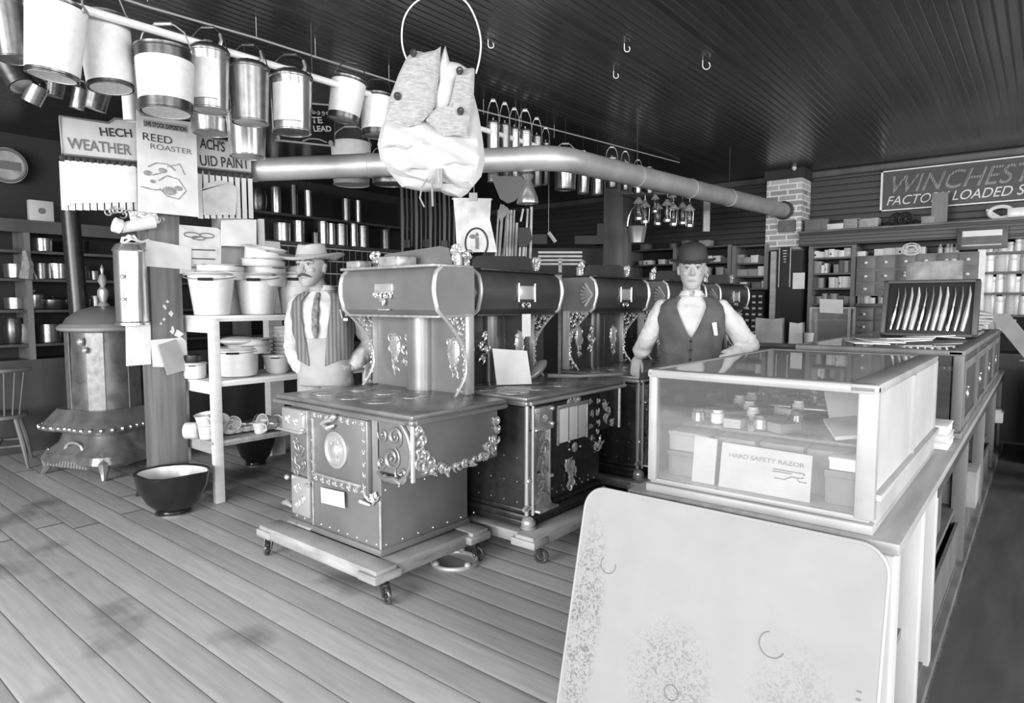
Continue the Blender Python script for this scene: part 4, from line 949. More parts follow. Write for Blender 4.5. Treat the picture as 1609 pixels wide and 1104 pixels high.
# bow-back chair cut by the left edge
ch = thing('spindle_chair', 'wooden spindle-back chair cut off by the left edge', 'chair', (-7.12, 1.52, 0), -.3)
b = B(); b.lathe([(.20, .43), (.23, .44), (.23, .465), (.2, .475)], n=28, sy=.95); b.build('seat', WOODM, ch)
for (x, y) in ((.15, -.13), (.15, .13), (-.15, -.13), (-.15, .13)): B().tube([(x, y, .44), (x*1.35, y*1.35, .22), (x*1.6, y*1.6, 0)], [.018, .02, .012], 8).build('leg', WOODM, ch)
b = B(); b.tube([(.19, -.17, .2), (.19, .17, .2)], .01, 6); b.tube([(-.19, -.17, .2), (-.19, .17, .2)], .01, 6); b.tube([(.19, 0, .2), (-.19, 0, .2)], .01, 6); b.build('stretcher', WOODM, ch)
b = B()
for i in range(7):
    a = -.9+.3*i; b.tube([(.20*math.cos(a)-.0, .2*math.sin(a), .46), (.27*math.cos(a)+.03, .27*math.sin(a), .86)], .008, 6)
b.build('back_spindles', WOODM, ch)
b = B(); b.tube([(.3*math.cos(a)+.02, .29*math.sin(a), .87) for a in [-1.1+2.2*i/12 for i in range(13)]], .017, 8); b.build('top_rail', WOODM, ch)
# ================================================================== LEFT WALL SHELVING
XSH = -7.6
def lathe_item(name, prof, m, n=20, extra=None):
    b = B(); b.lathe(prof, n=n, closet=prof[-1][0] > 1e-4)
    if extra: extra(b)
    return b.build(name, m)
lw = thing('wall_shelving', 'dark open shelving along the left wall, stocked with tinware', 'shelving', (XSH, 0, 0))
b = B()
for z in (1.05, 1.38, 1.68, 1.95): b.bb((-.38, .9, z-.025), (0, 6.9, z))
b.build('shelf_boards', WOODD, lw)
b = B(); b.bb((-.40, .9, 2.20), (.03, 6.9, 2.24)); b.bb((-.02, .9, 2.12), (.02, 6.9, 2.20)); b.build('top_board', WOODD, lw)
for y in (.95, 1.92, 4.15, 5.3, 6.85): B().bb((-.36, y-.025, .0), (.012, y+.025, 2.2)).build('upright', WOODM, lw)
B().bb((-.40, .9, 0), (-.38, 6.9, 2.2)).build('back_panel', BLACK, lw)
B().bb((-.38, .9, 0), (.02, 6.9, .9)).build('lower_cupboard', WOODD, lw)
us = thing('upper_shelf', 'high dark shelf on the left wall above the tin cans', 'shelf', (XSH, 5.3, 2.60))
B().bb((-.40, -1.3, -.03), (-.05, 1.6, 0)).build('board', WOODD, us)
b = B(); 
for y in (-1.1, 0, 1.2): b.prism([(0, 0), (.30, 0), (0, -.25)], Matrix.Translation((-.38, y, -.03)) @ RX, .03)
b.build('bracket', WOODD, us)
b = B(); b.bb((-.40, -1.3, 0), (-.385, 1.6, .40)); b.build('wall_panel', BLACK, us)
def put_lathe(cache, key, prof, m, name, pos, s, label, group, cat, rot=(0, 0, 0)):
    if key not in cache:
        cache[key] = Proto(tag(lathe_item(name, prof, m), 'x', cat))
    return cache[key].put(pos, rot, s, label, group, cat)
C_ = {}
PAN = [(.44, 0), (.48, .05), (.5, .9), (.53, .93), (.53, 1.0), (.49, .98), (.47, .1), (.0, .08)]
CAN = [(.5, 0), (.5, .03), (.485, .05), (.485, .93), (.5, .95), (.5, 1.0), (.45, 1.0), (.0, 1.0)]
POTL = [(.46, 0), (.5, .08), (.5, .72), (.54, .74), (.53, .78), (.40, .86), (.1, .90), (.07, .93), (.08, 1.0), (.0, 1.0)]
BARR = [(.42, 0), (.44, .04), (.5, .35), (.5, .65), (.44, .96), (.42, 1.0), (.0, 1.0)]
def left_item(px, wpx, hpx, z, prof, key, m, name, label, group, X=-7.72, cat='tinware'):
    c = PX(px, 400, X); d = (c-_C).dot(_fw); s = d/FPX
    return put_lathe(C_, key+m.name, prof, m, name, (c.x, c.y, z), (wpx*s, wpx*s, hpx*s), label, group, cat)
g = 'tin pans and pots on the left wall shelves'
rows = [
 (1.685, 'second shelf from the top', [(22, 30, 22, 'P', TINM), (62, 30, 24, 'C', TINM), (88, 34, 24, 'P', TIN), (122, 32, 22, 'C', TINM), (148, 20, 14, 'P', TIND)]),
 (1.955, 'top shelf', [(66, 30, 20, 'P', TIN), (120, 34, 20, 'P', TIND)]),
 (1.385, 'third shelf from the top', [(20, 30, 18, 'P', TINM), (50, 26, 30, 'L', TIN), (80, 38, 20, 'L', TIND), (118, 36, 20, 'L', TINM), (150, 26, 20, 'P', TIND)]),
 (1.055, 'lowest open shelf', [(14, 26, 40, 'B', TIND), (26, 18, 30, 'B', TIN), (70, 36, 28, 'C', TINM), (108, 36, 24, 'L', TIND), (140, 30, 24, 'P', TIND)]),
]
KP = {'P': PAN, 'C': CAN, 'L': POTL, 'B': BARR}; NMx = {'P': 'tin_pan', 'C': 'tin_canister', 'L': 'lidded_pot', 'B': 'tin_jug'}
for z, rn, its in rows:
    for i, (px, wp, hp, k, m) in enumerate(its):
        left_item(px, wp, hp, z+.001, KP[k], k, m, NMx[k], '%s on the %s at far left, %s along' % (NMx[k].replace('_', ' '), rn, ORD[i]), g, X=-7.78)
g = 'bright tin cans along the shelf above the pigeonholes'
for i, (px, wp, hp, k, m) in enumerate([(444, 26, 28, 'C', TIN), (470, 18, 34, 'C', TIN), (497, 14, 18, 'C', TIND), (508, 16, 36, 'C', TIN), (521, 12, 34, 'C', TIN), (537, 20, 34, 'C', TINM), (556, 14, 36, 'C', TIN), (571, 18, 34, 'C', TINM), (606, 18, 30, 'C', TIND)]):
    left_item(px, wp, hp, 2.241, KP[k], k, m, 'tin_can', 'tin can above the pigeonholes, %s from the left of its row' % ORD[i], g, cat='can')
g = 'tin goods on the high shelf behind the stovepipe'
for i, (px, wp, hp, k, m) in enumerate([(408, 26, 34, 'B', TIND), (436, 16, 40, 'B', TIN), (464, 12, 46, 'C', TIND), (486, 12, 40, 'C', TIN), (545, 12, 34, 'C', TINM), (564, 9, 34, 'C', TIN)]):
    left_item(px, wp, hp, 2.601, KP[k], k, m, 'tin_can', 'tin can on the high shelf under the pipe, %s from the left' % ORD[i], g, cat='can')
# pigeonhole glass-front cabinet under the cans
p0 = PX(441, 388, -7.55); p1 = PX(622, 398, -7.55)
pg = thing('pigeonhole_cabinet', 'dark gridded bin cabinet behind the light felt hat', 'cabinet', (-7.55, p0.y, 0))
W_ = p1.y-p0.y
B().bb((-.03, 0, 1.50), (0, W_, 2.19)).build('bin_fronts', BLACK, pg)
b = B()
for k in range(5): b.bb((0, 0, 1.50+.168*k), (.012, W_, 1.513+.168*k))
b.build('shelf_edges', ENAMG, pg)
b = B()
for k in range(19): b.bb((0, W_*k/18-.005, 1.5), (.006, W_*k/18+.005, 2.18))
b.build('divider_edges', INKG, pg)
c = PX(67, 335, -7.58)
bx = thing('clock_box', 'small pale square box with a round dark dial on the left shelving top', 'box', (-7.62, c.y, 2.24)); B().bb((-.06, -.10, 0), (.02, .10, .20), .005).build('case', mat('box_pale', .72, .6), bx); b = B(); b.cyl((.02, 0, .10), (.025, 0, .10), .03, n=16); b.build('dial', INKG, bx)
b = B(); c = PX(10, 260, -7.9); b.cyl((0, 0, 0), (.02, 0, 0), .17, n=32); rs_ = b.build('plate', mat('sign_tone', .62, .6, 0, .1, 8), None, loc=c); tag(rs_, 'round advertising plate on the left wall cut by the left edge', 'sign')
b = B(); b.tube([(.022, .15*math.cos(a), .15*math.sin(a)) for a in [2*PI*i/28 for i in range(28)]], .012, 6, True); b.bb((.02, -.11, -.04), (.026, .11, .04)); b.build('ring_border', INKG, rs_)
b = B(); c = PX(40, 415, -7.5); b.tube([(0, 0, .13), (0, .02, 0), (0, .0, -.14)], [.02, .05, .06], 8)
for k in range(5): b.tube([(0, 0, .13), (.02, -.04+.03*k, -.14)], .008, 5)
tag(b.build('whisk_broom', mat('straw', .5, .8, 0, .1, 20), loc=c), 'whisk broom hanging on the upright of the left shelving', 'broom')

# ================================================================== HANGING TOOLS IN THE MIDDLE DISTANCE
g = 'dark buggy whips and handles hanging behind the pale range'
hb = thing('hanging_rail', 'dark wooden bar carrying the hanging handles', 'rail', PD(670, 288, 8.4), YAW)
B().bb((-.45, -.03, -.03), (.50, .03, .03)).build('bar', WOODD, hb)
b = B(); 
for x in (-.3, .35): b.tube([(x, 0, .03), (x, 0, ZC-hb.location.z)], .005, 5)
b.build('hanger_wire', IRON, hb)
WHP = mat('handle_dark', .42, .5, 0, .08, 8, (1, 1, .2))
for i in range(12):
    px = 631+7.4*i; c = PD(px, 292, 8.3+.08*(i % 3)); b = B(); r = .012+.008*(i % 3 == 0); L_ = .86-.04*((i*7) % 4)
    b.tube([(0, 0, 0), (.01, 0, -L_*.5), (-.01, .01, -L_)], [r, r*1.15, r*.9], 8)
    if i % 4 == 1: b.box((0, 0, -L_), (.09, .02, .10))
    tag(b.build('buggy_whip', WHP if i % 3 else WOODM, loc=c), 'long hanging handle behind the range closet, %s from the left' % ORD[i], 'handle', g)
# white sack with printed oval
SD = 5.6; c = PD(745, 352, SD); k = SD/FPX
sk = thing('printed_sack', 'hanging white sack printed with an oval and a standing figure', 'sack', c, YAW)
out = [(713, 312), (772, 313), (770, 345), (776, 372), (781, 396), (718, 396), (716, 350)]
B().prism([((x-745)*k, (352-y)*k) for x, y in out], RX, .03).build('sack_body', mat('sack_cloth', .80, .9, 0, .07, 12, bump=.3), sk)
b = B(); b.tube([((749-745)*k+17.5*k*math.cos(a), -.034, (352-382)*k+23*k*math.sin(a)) for a in [2*PI*i/28 for i in range(28)]], .008, 6, True); b.build('oval_ring', INK, sk)
b = B(); b.box((5*k, -.032, -30*k), (.03, .004, .10)); b.sph((5*k, -.032, -17*k), (.014, .004, .018), 8); b.sph((-2*k, -.032, -20*k), (.03, .003, .02), 8); b.build('figure_print', mat('print_grey', .45, .8), sk)
b = B(); b.bb((-.04, -.04, .19), (.03, .01, .26)); b.tube([(-.19, -.0, .215), (.16, 0, .21)], .008, 6); b.tube([(0, 0, .25), (0, 0, ZC-c.z)], .003, 4); b.build('hanger_clip', PAPERG, sk)
# rack of pale tool handles right of the sack
g = 'pale hoe and fork handles standing in a bundle'
fl = [(783, 330, 777, 397), (790, 322, 781, 397), (796, 335, 789, 400), (800, 345, 784, 398), (798, 330, 795, 402), (803, 330, 799, 402), (808, 330, 803, 402), (812, 350, 808, 402), (818, 375, 814, 403), (824, 372, 819, 403), (829, 328, 824, 403), (835, 325, 832, 404), (822, 328, 818, 348)]
for i, (x0, y0, x1, y1) in enumerate(fl):
    d = 5.9+.05*(i % 4); b = B(); a = PD(x0, y0, d); e = PD(x1, y1+ (40 if i < 12 else 0), d)
    b.tube([a-a, (e-a)*.5, e-a], .010+.004*(i % 2), 8); tag(b.build('broomstick', mat('ash_handle', .74, .5, 0, .05, 8), loc=a), 'pale tool handle in the bundle right of the sack, %s from the left' % ORD[i], 'handle', g)
b = B(); M = Matrix.Translation(PD(824, 372, 5.8)) @ Matrix.Rotation(YAW, 4, 'Z') @ RX
b.prism([(-.05, .08), (.05, .08), (.07, -.02), (.02, -.09), (-.05, -.09), (-.06, -.02)], M, .02); tag(b.build('square_shovel', BLACK), 'dark square shovel blade hanging over the pale handles', 'shovel')
b = B(); M = Matrix.Translation(PD(797, 335, 5.7)) @ Matrix.Rotation(YAW, 4, 'Z') @ RX
b.prism([(-.06, .08), (.0, .05), (.05, -.02), (.0, -.0), (-.06, -.08), (-.08, .0)], M, .02); tag(b.build('garden_hoe', mat('blade_grey', .45, .4, .4)), 'dull pointed hoe blade hanging beside the sack top', 'hoe')
sd = thing('tool_stand', 'dark low stand holding the bundle of pale handles', 'stand', (0, 0, 0))
p = PD(806, 430, 5.95); B().box((p.x, p.y, .60), (.55, .30, 1.2), Matrix.Rotation(YAW, 3, 'Z')).build('crate_body', WOODD, sd)
b = B()
for i in range(4): b.box((p.x+.35, p.y+.25, 1.80+.035*i), (.40, .03, .018), Matrix.Rotation(YAW, 3, 'Z'))
b.box((p.x+.35, p.y+.25, .9), (.03, .03, 1.9), Matrix.Rotation(YAW, 3, 'Z'))
b.build('side_rails', WOODL, sd)
g = 'small pale objects in the dark middle of the shop'
b = B(); a = PD(862, 365, 7.0); e = PD(873, 380, 7.0); b.tube([(0, 0, 0), e-a], .022, 6); b.tube([(0, 0, 0), Vector((0, 0, ZC-a.z))], .003, 4); tag(b.build('hanging_card', PAPERG, loc=a), 'short slanted pale strip hanging in the dark behind the ranges', 'strip')
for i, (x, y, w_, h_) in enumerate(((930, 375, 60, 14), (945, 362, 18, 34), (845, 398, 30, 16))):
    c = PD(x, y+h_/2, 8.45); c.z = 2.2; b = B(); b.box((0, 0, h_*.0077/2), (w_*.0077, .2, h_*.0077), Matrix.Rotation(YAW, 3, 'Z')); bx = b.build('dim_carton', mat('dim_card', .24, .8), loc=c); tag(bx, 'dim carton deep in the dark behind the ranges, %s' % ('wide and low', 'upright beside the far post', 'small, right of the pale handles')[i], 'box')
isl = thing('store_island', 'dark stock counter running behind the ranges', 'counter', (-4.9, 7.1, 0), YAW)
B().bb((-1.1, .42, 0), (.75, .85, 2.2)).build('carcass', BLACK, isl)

# lamp chimneys and lanterns hanging near the far post
g = 'glass lamps hanging beyond the far post'
def lamp(kind):
    t = thing('hanging_lamp', 'x', 'lamp'); b = B(); b.lathe([(.05, 0), (.075, .02), (.08, .06), (.05, .10), (.03, .12)], n=18, closet=True); b.build('font', TIN, t)
    b = B(); b.lathe([(.035, .12), (.05, .18), (.045, .24), (.025, .30), (.022, .40)], n=16, closeb=False, closet=False); b.build('chimney', LAMPG, t)
    b = B(); b.lathe([(.03, .38), (.10, .36), (.11, .34), (.05, .42), (.02, .45)], n=18, closeb=True, closet=True) ; b.build('smoke_bell', ENAM, t)
    b = B(); b.tube([(-.08, 0, .05), (-.09, 0, .30), (0, 0, .50), (.09, 0, .30), (.08, 0, .05)], .005, 5); b.tube([(0, 0, .5), (0, 0, .56)], .004, 5); b.build('wire_frame', TIN, t); return t
LP = Proto(lamp(0))
for i, (x, y) in enumerate(((1003, 347), (1013, 352), (1033, 355), (1048, 350), (1058, 356), (1072, 354), (1083, 358), (1029, 335), (1056, 332))):
    c = PD(x, y, 7.8+.1*(i % 3)); LP.put(c, i*.7, .62 if i < 7 else .5, 'glass and tin lamp hanging beyond the far post, %s' % (ORD[i]+' from the left' if i < 7 else ('upper left one', 'upper right one')[i-7]), g)
b = B(); b.bb((-.5, -.02, 0), (.55, .02, .03)); lr = b.build('lamp_rail', WOODD, None, loc=PD(1040, 306, 7.9), rot=(0, 0, YAW)); tag(lr, 'dark bar the glass lamps hang from', 'rail')
b = B(); 
c = PD(1000, 368, 7.6); b.lathe([(.09, -.10), (.12, .08), (.125, .09), (.11, .09), (.0, -.08)], n=20, closet=False); b.tube([(.12*math.cos(a), 0, .09+.24*math.sin(a)) for a in [PI*i/12 for i in range(13)]], .008, 6); tag(b.build('hanging_bucket', TIN, loc=c), 'bright bucket with upright handle hanging right of the far post', 'bucket')
b = B(); b.bb((-.04, -.02, -.22), (.04, .02, .17)); tag(b.build('paper_strip', PAPERG, loc=PD(1110, 336, 8.2), rot=(0, 0, YAW)), 'narrow pale strip hanging high between pipe and shelves', 'strip')

# ================================================================== BACK WALL FURNITURE
YS = 8.60
def bx_(px): return PY(px, 420, YS).x
def zz(px, py): return PY(px, py, YS).z
def shelf_unit(name, label, px0, px1, zs, top, ups, m=WOODD, zb=.92, base=.92):
    t = thing(name, label, 'shelving', (0, YS, 0)); x0, x1 = bx_(px0), bx_(px1)
    b = B()
    for z in zs: b.bb((x0, 0, z-.022), (x1, .38, z))
    b.build('shelf_boards', m, t)
    for u in ups: x = bx_(u); B().bb((x-.025, -.01, zb), (x+.025, .38, top)).build('upright', m if m is not WOODD else WOODM, t)
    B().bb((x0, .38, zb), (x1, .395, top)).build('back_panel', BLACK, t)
    B().bb((x0, -.12, 0), (x1, .38, base)).build('base_cupboard', WOODD, t)
    return t
U1 = shelf_unit('wall_shelving', 'dark shelving left of the chimney, behind the bowler hat', 985, 1150, (1.42, 1.63, 1.82, 2.00, 2.22), 2.22, (988, 1060, 1146))
U2 = shelf_unit('wall_shelving', 'narrow shelf bay with tiny labelled drawers, left of the chimney', 1152, 1205, (1.64, 1.80, 1.97, 2.20), 2.20, (1153, 1204), zb=1.62)
U3 = shelf_unit('wall_shelving', 'open shelf bay of small boxes right of the chimney', 1270, 1345, (1.25, 1.44, 1.63, 1.81, 2.0, 2.14), 2.14, (1274, 1341))
U5 = shelf_unit('wall_shelving', 'shelf bay of pale jars at the right edge', 1550, 1650, (1.15, 1.32, 1.555, 1.775, 1.985, 2.14), 2.14, (1650,))
x0 = bx_(1541); tag(B().bb((x0-.03, YS-.02, .92), (x0+.04, YS+.36, 2.14)).build('timber_upright', WPAINT), 'white painted upright between the drawers and the jar shelves', 'post')
# fascia and ledge
fa = thing('shelf_cornice', 'long dark cornice ledge over the right hand shelving', 'cornice', (0, YS, 0))
xa, xb = bx_(1256), XR
B().bb((xa, -.10, 2.30), (xb, .40, 2.325), .004).build('ledge', WOODM, fa)
b = B(); b.bb((xa, -.05, 2.14), (xb, .0, 2.30)); b.bb((xa, -.07, 2.27), (xb, 0, 2.30), .005); b.bb((xa, -.06, 2.14), (xb, 0, 2.16), .004); b.build('fascia', boards_mat('fascia_boards', .30, 2, .04, .5, noise=.03, gap=.1), fa)
# nail-drawer grid
dg_ = thing('drawer_cabinet', 'small cabinet of tiny labelled drawers left of the chimney', 'cabinet', (0, YS-.03, 0))
x0, x1 = bx_(1163), bx_(1203)
B().bb((x0, 0, .95), (x1, .3, 1.60)).build('carcass', BLACK, dg_)
for r in range(8):
    for c_ in range(4):
        w_ = (x1-x0)/4; xx = x0+w_*(c_+.5); z = 1.57-.078*(r+.5)
        f = B().bb((xx-w_*.45, -.012, z-.034), (xx+w_*.45, 0, z+.034)).build('drawer', BLACK, dg_); B().bb((xx-w_*.26, -.016, z-.012), (xx+w_*.26, -.012, z+.014)).build('label_card', ENAMG, f)
# large drawer cabinet
dc = thing('drawer_cabinet', 'wide dark cabinet of big drawers with pale knobs under the shell sign', 'cabinet', (0, YS-.04, 0))
x0, x1 = bx_(1347), bx_(1538); ztop = zz(1440, 399)
B().bb((x0, 0, 1.53), (x1, .35, ztop)).build('carcass', WOODM, dc)
kx = [bx_(v) for v in (1347, 1378, 1409, 1440, 1472, 1505, 1538)]; kz = [zz(1440, v) for v in (399, 422, 443, 463)]
for r in range(3):
    for c_ in range(6):
        f = B().bb((kx[c_]+.008, -.016, kz[r+1]+.008), (kx[c_+1]-.008, 0, kz[r]-.008), .004).build('drawer', WOODM, dc)
        xm = (kx[c_]+kx[c_+1])/2; zm = (kz[r]+kz[r+1])/2; b = B(); b.sph((xm, -.035, zm), (.022, .018, .018), 10); b.cyl((xm, -.03, zm), (xm, -.012, zm), .008, n=8); b.build('knob', ENAM, f)
ld = thing('drawer_cabinet', 'low dark drawers below the gap shelf, left of the knife display', 'cabinet', (0, YS-.04, 0))
x2 = bx_(1400); B().bb((x0, 0, .95), (x1, .35, 1.40)).build('carcass', WOODD, ld)
for r in range(3):
    for c_ in range(6):
        z = 1.39-.15*(r+.5); f = B().bb((kx[c_]+.008, -.014, z-.068), (kx[c_+1]-.008, 0, z+.068), .004).build('drawer', WOODM, ld)
        xm = (kx[c_]+kx[c_+1])/2; B().sph((xm, -.03, z), .018, 8).build('knob', ENAM, f)
# chimney front cabinet with narrow poster
cc = thing('chimney_cupboard', 'tall dark cupboard standing against the brick chimney', 'cupboard', (0, 8.60, 0))
x0, x1 = bx_(1222), bx_(1262); B().bb((x0, -.02, 0), (x1, .0, 2.10)).build('door', BLACK, cc); B().bb((x0, 0, 0), (x1, .38, 2.115)).build('carcass', WOODD, cc)
B().bb((x0-.075, -.05, 0), (x0-.01, .03, 2.10)).build('side_post', WOODL, cc)
np = thing('narrow_placard', 'narrow black placard with a pale outline on the chimney cupboard', 'placard', (0, 8.57, 0))
qa = PY(1224, 388, 8.57); qb = PY(1242, 452, 8.57); B().bb((qa.x, -.004, qb.z), (qb.x, .004, qa.z)).build('panel', BLACKE, np)
b = B(); b.tube([(qa.x+.01, -.006, qa.z-.01), (qb.x-.01, -.006, qa.z-.01), (qb.x-.01, -.006, qb.z+.01), (qa.x+.01, -.006, qb.z+.01)], .006, 5, True)
for i in range(5): b.box(((qa.x+qb.x)/2, -.006, qa.z-.05-.035*i), (.05-.006*i, .004, .012))
b.build('outline', ENAMG, np)
# picture on chimney brick, small lamp bracket
qa = PY(1223, 347, 8.6); qb = PY(1250, 363, 8.6); tag(B().bb((qa.x, 8.59, qb.z), (qb.x, 8.62, qa.z)).build('metal_plate', CARDD), 'dark rectangular plate on the chimney bricks below the pipe', 'plate')
b = B(); c = PY(1248, 262, 8.55); b.sph((0, 0, 0), (.03, .03, .05), 10); b.tube([(0, 0, .04), (0, .05, .10)], .008, 6); tag(b.build('bracket_lamp', ENAMG, loc=c), 'tiny pale lamp on the dark wrap above the chimney bricks', 'lamp')
# ----- box goods
BXP = {}
def carton(px0, px1, py0, z, m, label, group, dy=0., dep=.16, name='carton', cat='box', dot=False, rz=0.):
    c = bx_((px0+px1)/2); s = 8.9/FPX; w_ = abs(px1-px0)*s*.98*1.0; h_ = py0*s
    key = m.name+str(dot)
    if key not in BXP:
        t = thing(name, 'x', cat); B().bb((-.5, -.5, 0), (.5, .5, 1), .02).build('box', m, t); B().bb((-.51, -.51, .72), (.51, .51, 1.01), .02).build('lid', m, t)
        if dot: b = B(); b.cyl((0, -.51, .4), (0, -.53, .4), .14, n=12); b.build('label_dot', INK, t)
        BXP[key] = Proto(t)
    return BXP[key].put((c, YS+.12+dy, z), rz, (w_, dep, h_), label, group, cat)
def run(px0, px1, n, z, hpx, group, desc, seed, mats=(CARDL, PAPER, CARD, ENAMG), gaps=.1, dot=.25):
    r = random.Random(seed); x = px0; ws = [r.uniform(.6, 1.4) for _ in range(n)]; tot = sum(ws); k = 0
    for i, w_ in enumerate(ws):
        wpx = (px1-px0)*w_/tot
        if r.random() > gaps:
            h_ = hpx*r.uniform(.65, 1.05)
            carton(x+.3, x+wpx-.6, h_, z, r.choice(mats), '%s, %s from the left' % (desc, ORD[k]), group, r.uniform(-.03, .03), dot=r.random() < dot); k += 1
        x += wpx
dk = (CARD, CARDD, CARDD, CARDL)
run(1268, 1340, 9, 2.0, 13, 'small boxes on the top shelf right of the chimney', 'small box, top shelf of the bay right of the chimney', 1, (PAPER, CARDL, PAPER, ENAMG), .0)
run(1268, 1340, 9, 1.81, 17, 'small boxes on the second shelf right of the chimney', 'small box, second shelf of the bay right of the chimney', 2, (PAPER, CARDL, CARD, CARDD), .05)
run(1270, 1340, 9, 1.63, 15, 'mixed boxes on the third shelf right of the chimney', 'box, third shelf of the bay right of the chimney', 3, (CARD, CARDD, CARDL, PAPER), .1)
run(1270, 1340, 8, 1.44, 14, 'dim boxes on the fourth shelf right of the chimney', 'dim box, fourth shelf of the bay right of the chimney', 4, (CARDD, CARD), .1)
run(1155, 1204, 4, 1.97, 13, 'boxes on the top shelf left of the chimney', 'box, top shelf of the bay left of the chimney', 5, (CARD, CARDD, CARDL), 0)
run(1155, 1204, 3, 1.80, 16, 'boxes on the second shelf left of the chimney', 'box, second shelf of the bay left of the chimney', 6, (CARDL, CARD), 0)
run(1160, 1204, 4, 1.64, 12, 'boxes over the tiny drawers', 'box, on top of the tiny drawers left of the chimney', 7, (PAPER, CARDD), .3)
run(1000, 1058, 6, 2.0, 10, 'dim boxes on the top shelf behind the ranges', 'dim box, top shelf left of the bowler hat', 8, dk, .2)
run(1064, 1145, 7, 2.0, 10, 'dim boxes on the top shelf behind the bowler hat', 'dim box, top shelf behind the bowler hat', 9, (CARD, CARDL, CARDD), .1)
run(1100, 1145, 4, 1.82, 13, 'boxes beside the bowler hat', 'box, second shelf right of the bowler hat', 10, (CARDL, CARD), .1)
run(1105, 1145, 6, 1.63, 12, 'small boxes over the last closet', 'small box, third shelf above the farthest range closet', 11, (CARD, CARDL), .1, 0)
run(1000, 1130, 9, 2.221, 11, 'cartons on top of the left shelving', 'carton on the shelving top beneath the pipe', 12, (CARD, CARDD, CARDD, CARDL), .35)
run(1345, 1450, 8, ztop+.001, 10, 'boxes lying on top of the drawer cabinet', 'box on the big drawer cabinet', 13, (PAPER, CARDL, PAPER), .05)
run(1348, 1400, 8, 1.44, 12, 'small things in the gap under the drawers', 'small pale thing in the gap shelf left of the knife display', 14, (CARDL, CARD, PAPER), .1, 0)
tag(B().bb((bx_(1347), YS-.03, 1.405), (bx_(1538), YS+.33, 1.44)).build('display_shelf', WOODD), 'thin dark shelf in the gap between the upper and lower drawers', 'shelf')
tag(B().bb((bx_(1347), YS-.0, 1.44), (bx_(1538), YS+.38, 1.53)).build('gap_back', BLACK), 'black recess behind the goods between upper and lower drawers', 'recess') if False else None
# bottles on drawer cabinet top right
BOT = [(.40, 0), (.5, .05), (.5, .6), (.25, .75), (.2, .95), (.25, 1.0), (.0, 1.0)]
JAR = [(.44, 0), (.5, .05), (.5, .66), (.40, .74), (.40, .78), (.46, .80), (.46, .98), (.40, 1.0), (.0, 1.0)]
def shelf_lathe(px, wpx, hpx, z, prof, key, m, name, label, group, cat, dy=.12):
    s = 8.9/FPX; return put_lathe(C_, key+m.name, prof, m, name, (bx_(px), YS+dy, z), (wpx*s, wpx*s, hpx*s), label, group, cat)
for i, px in enumerate((1474, 1486, 1492, 1500)): shelf_lathe(px, 6+(i == 1)*2, 12, ztop+.001, BOT, 'bot', ENAMG, 'small_bottle', 'small bottle on the right end of the drawer cabinet, %s from the left' % ORD[i], 'small bottles on the drawer cabinet', 'bottle')
def lace():
    b = B(); c = 0
    for k in range(9): b.tube([(.07*math.cos(a)*(1+.3*math.sin(k)), -.01*k*.3, .05*math.sin(a)+.02*math.sin(k*2)) for a in [2*PI*i/14+k for i in range(14)]], .006, 5, True)
    return b
p = PY(1432, 392, YS-.08); tag(lace().build('trimming_tangle', ENAMG, loc=p), 'white tangle of trimmings hanging over the drawer cabinet top', 'trimming')
for i, (x, y, r) in enumerate(((1424, 428, .022), (1498, 410, .03), (1502, 420, .02))): tag(B().sph((0, 0, 0), (r*1.3, r, r), 10).build('tassel', ENAM, loc=PY(x, y, YS-.10)), 'white tassel on a drawer knob, %s from the left' % ORD[i], 'tassel', 'tassels on the drawer knobs')
# ledge goods
zl = 2.326
def ledge_box(px0, px1, hpx, m, label, dep=.2, name='carton', cat='box', rz=0): return carton(px0, px1, hpx, zl, m, label, None, .02, dep, name, cat, rz=rz)
ledge_box(1262, 1293, 17, mat('crate_grey', .36, .6, 0, .04, 6), 'dark crate at the left end of the long ledge', .22, rz=.1)
ledge_box(1298, 1319, 9, CARDL, 'low pale box beside the dark crate on the ledge')
ledge_box(1324, 1344, 14, CARD, 'mid grey box in the middle left of the ledge')
ledge_box(1346, 1372, 13, mat('tray_grey', .58, .6, 0, .05, 5), 'grey tray with pale edge on the ledge')
ledge_box(1446, 1461, 10, CARD, 'small grey box on the ledge left of the wooden plank')
p = PY(1474, 350, YS); tag(B().bb((p.x-.075, YS+.06, zl), (p.x+.075, YS+.10, zl+.34)).build('plank', WOODM), 'short brown plank standing on the ledge in front of the shell sign', 'plank')
wl_ = thing('cart_wheel', 'dark iron wheel leaning on the ledge below the shell sign', 'wheel', (bx_(1416), YS+.12, zl+.085)); b = B()
for cx in (0,): 
    b.tube([(cx+.07*math.cos(a), 0, .07*math.sin(a)) for a in [2*PI*i/20 for i in range(20)]], .014, 6, True)
    for k in range(4): a = k*PI/4; b.tube([(cx-.07*math.cos(a), 0, -.07*math.sin(a)), (cx+.07*math.cos(a), 0, .07*math.sin(a))], .006, 5)
b.build('rim_and_spokes', BLACK, wl_); B().sph((0, 0, 0), .022, 8).build('hub', IRON, wl_)
w2 = dup(wl_, (bx_(1402), YS+.16, zl+.085), None, None, 'second dark iron wheel, just left of the other on the ledge')
for i, px in enumerate((1372, 1390, 1434)): tag(B().lathe([(.0, 0), (.05, .0), (.03, .03), (.02, .06), (.0, .07)], n=12, closeb=False, closet=False).build('iron_fitting', IRON, loc=(bx_(px), YS+.08, zl)), 'small iron fitting on the ledge, %s from the left' % ORD[i], 'fitting', 'small fittings on the ledge')
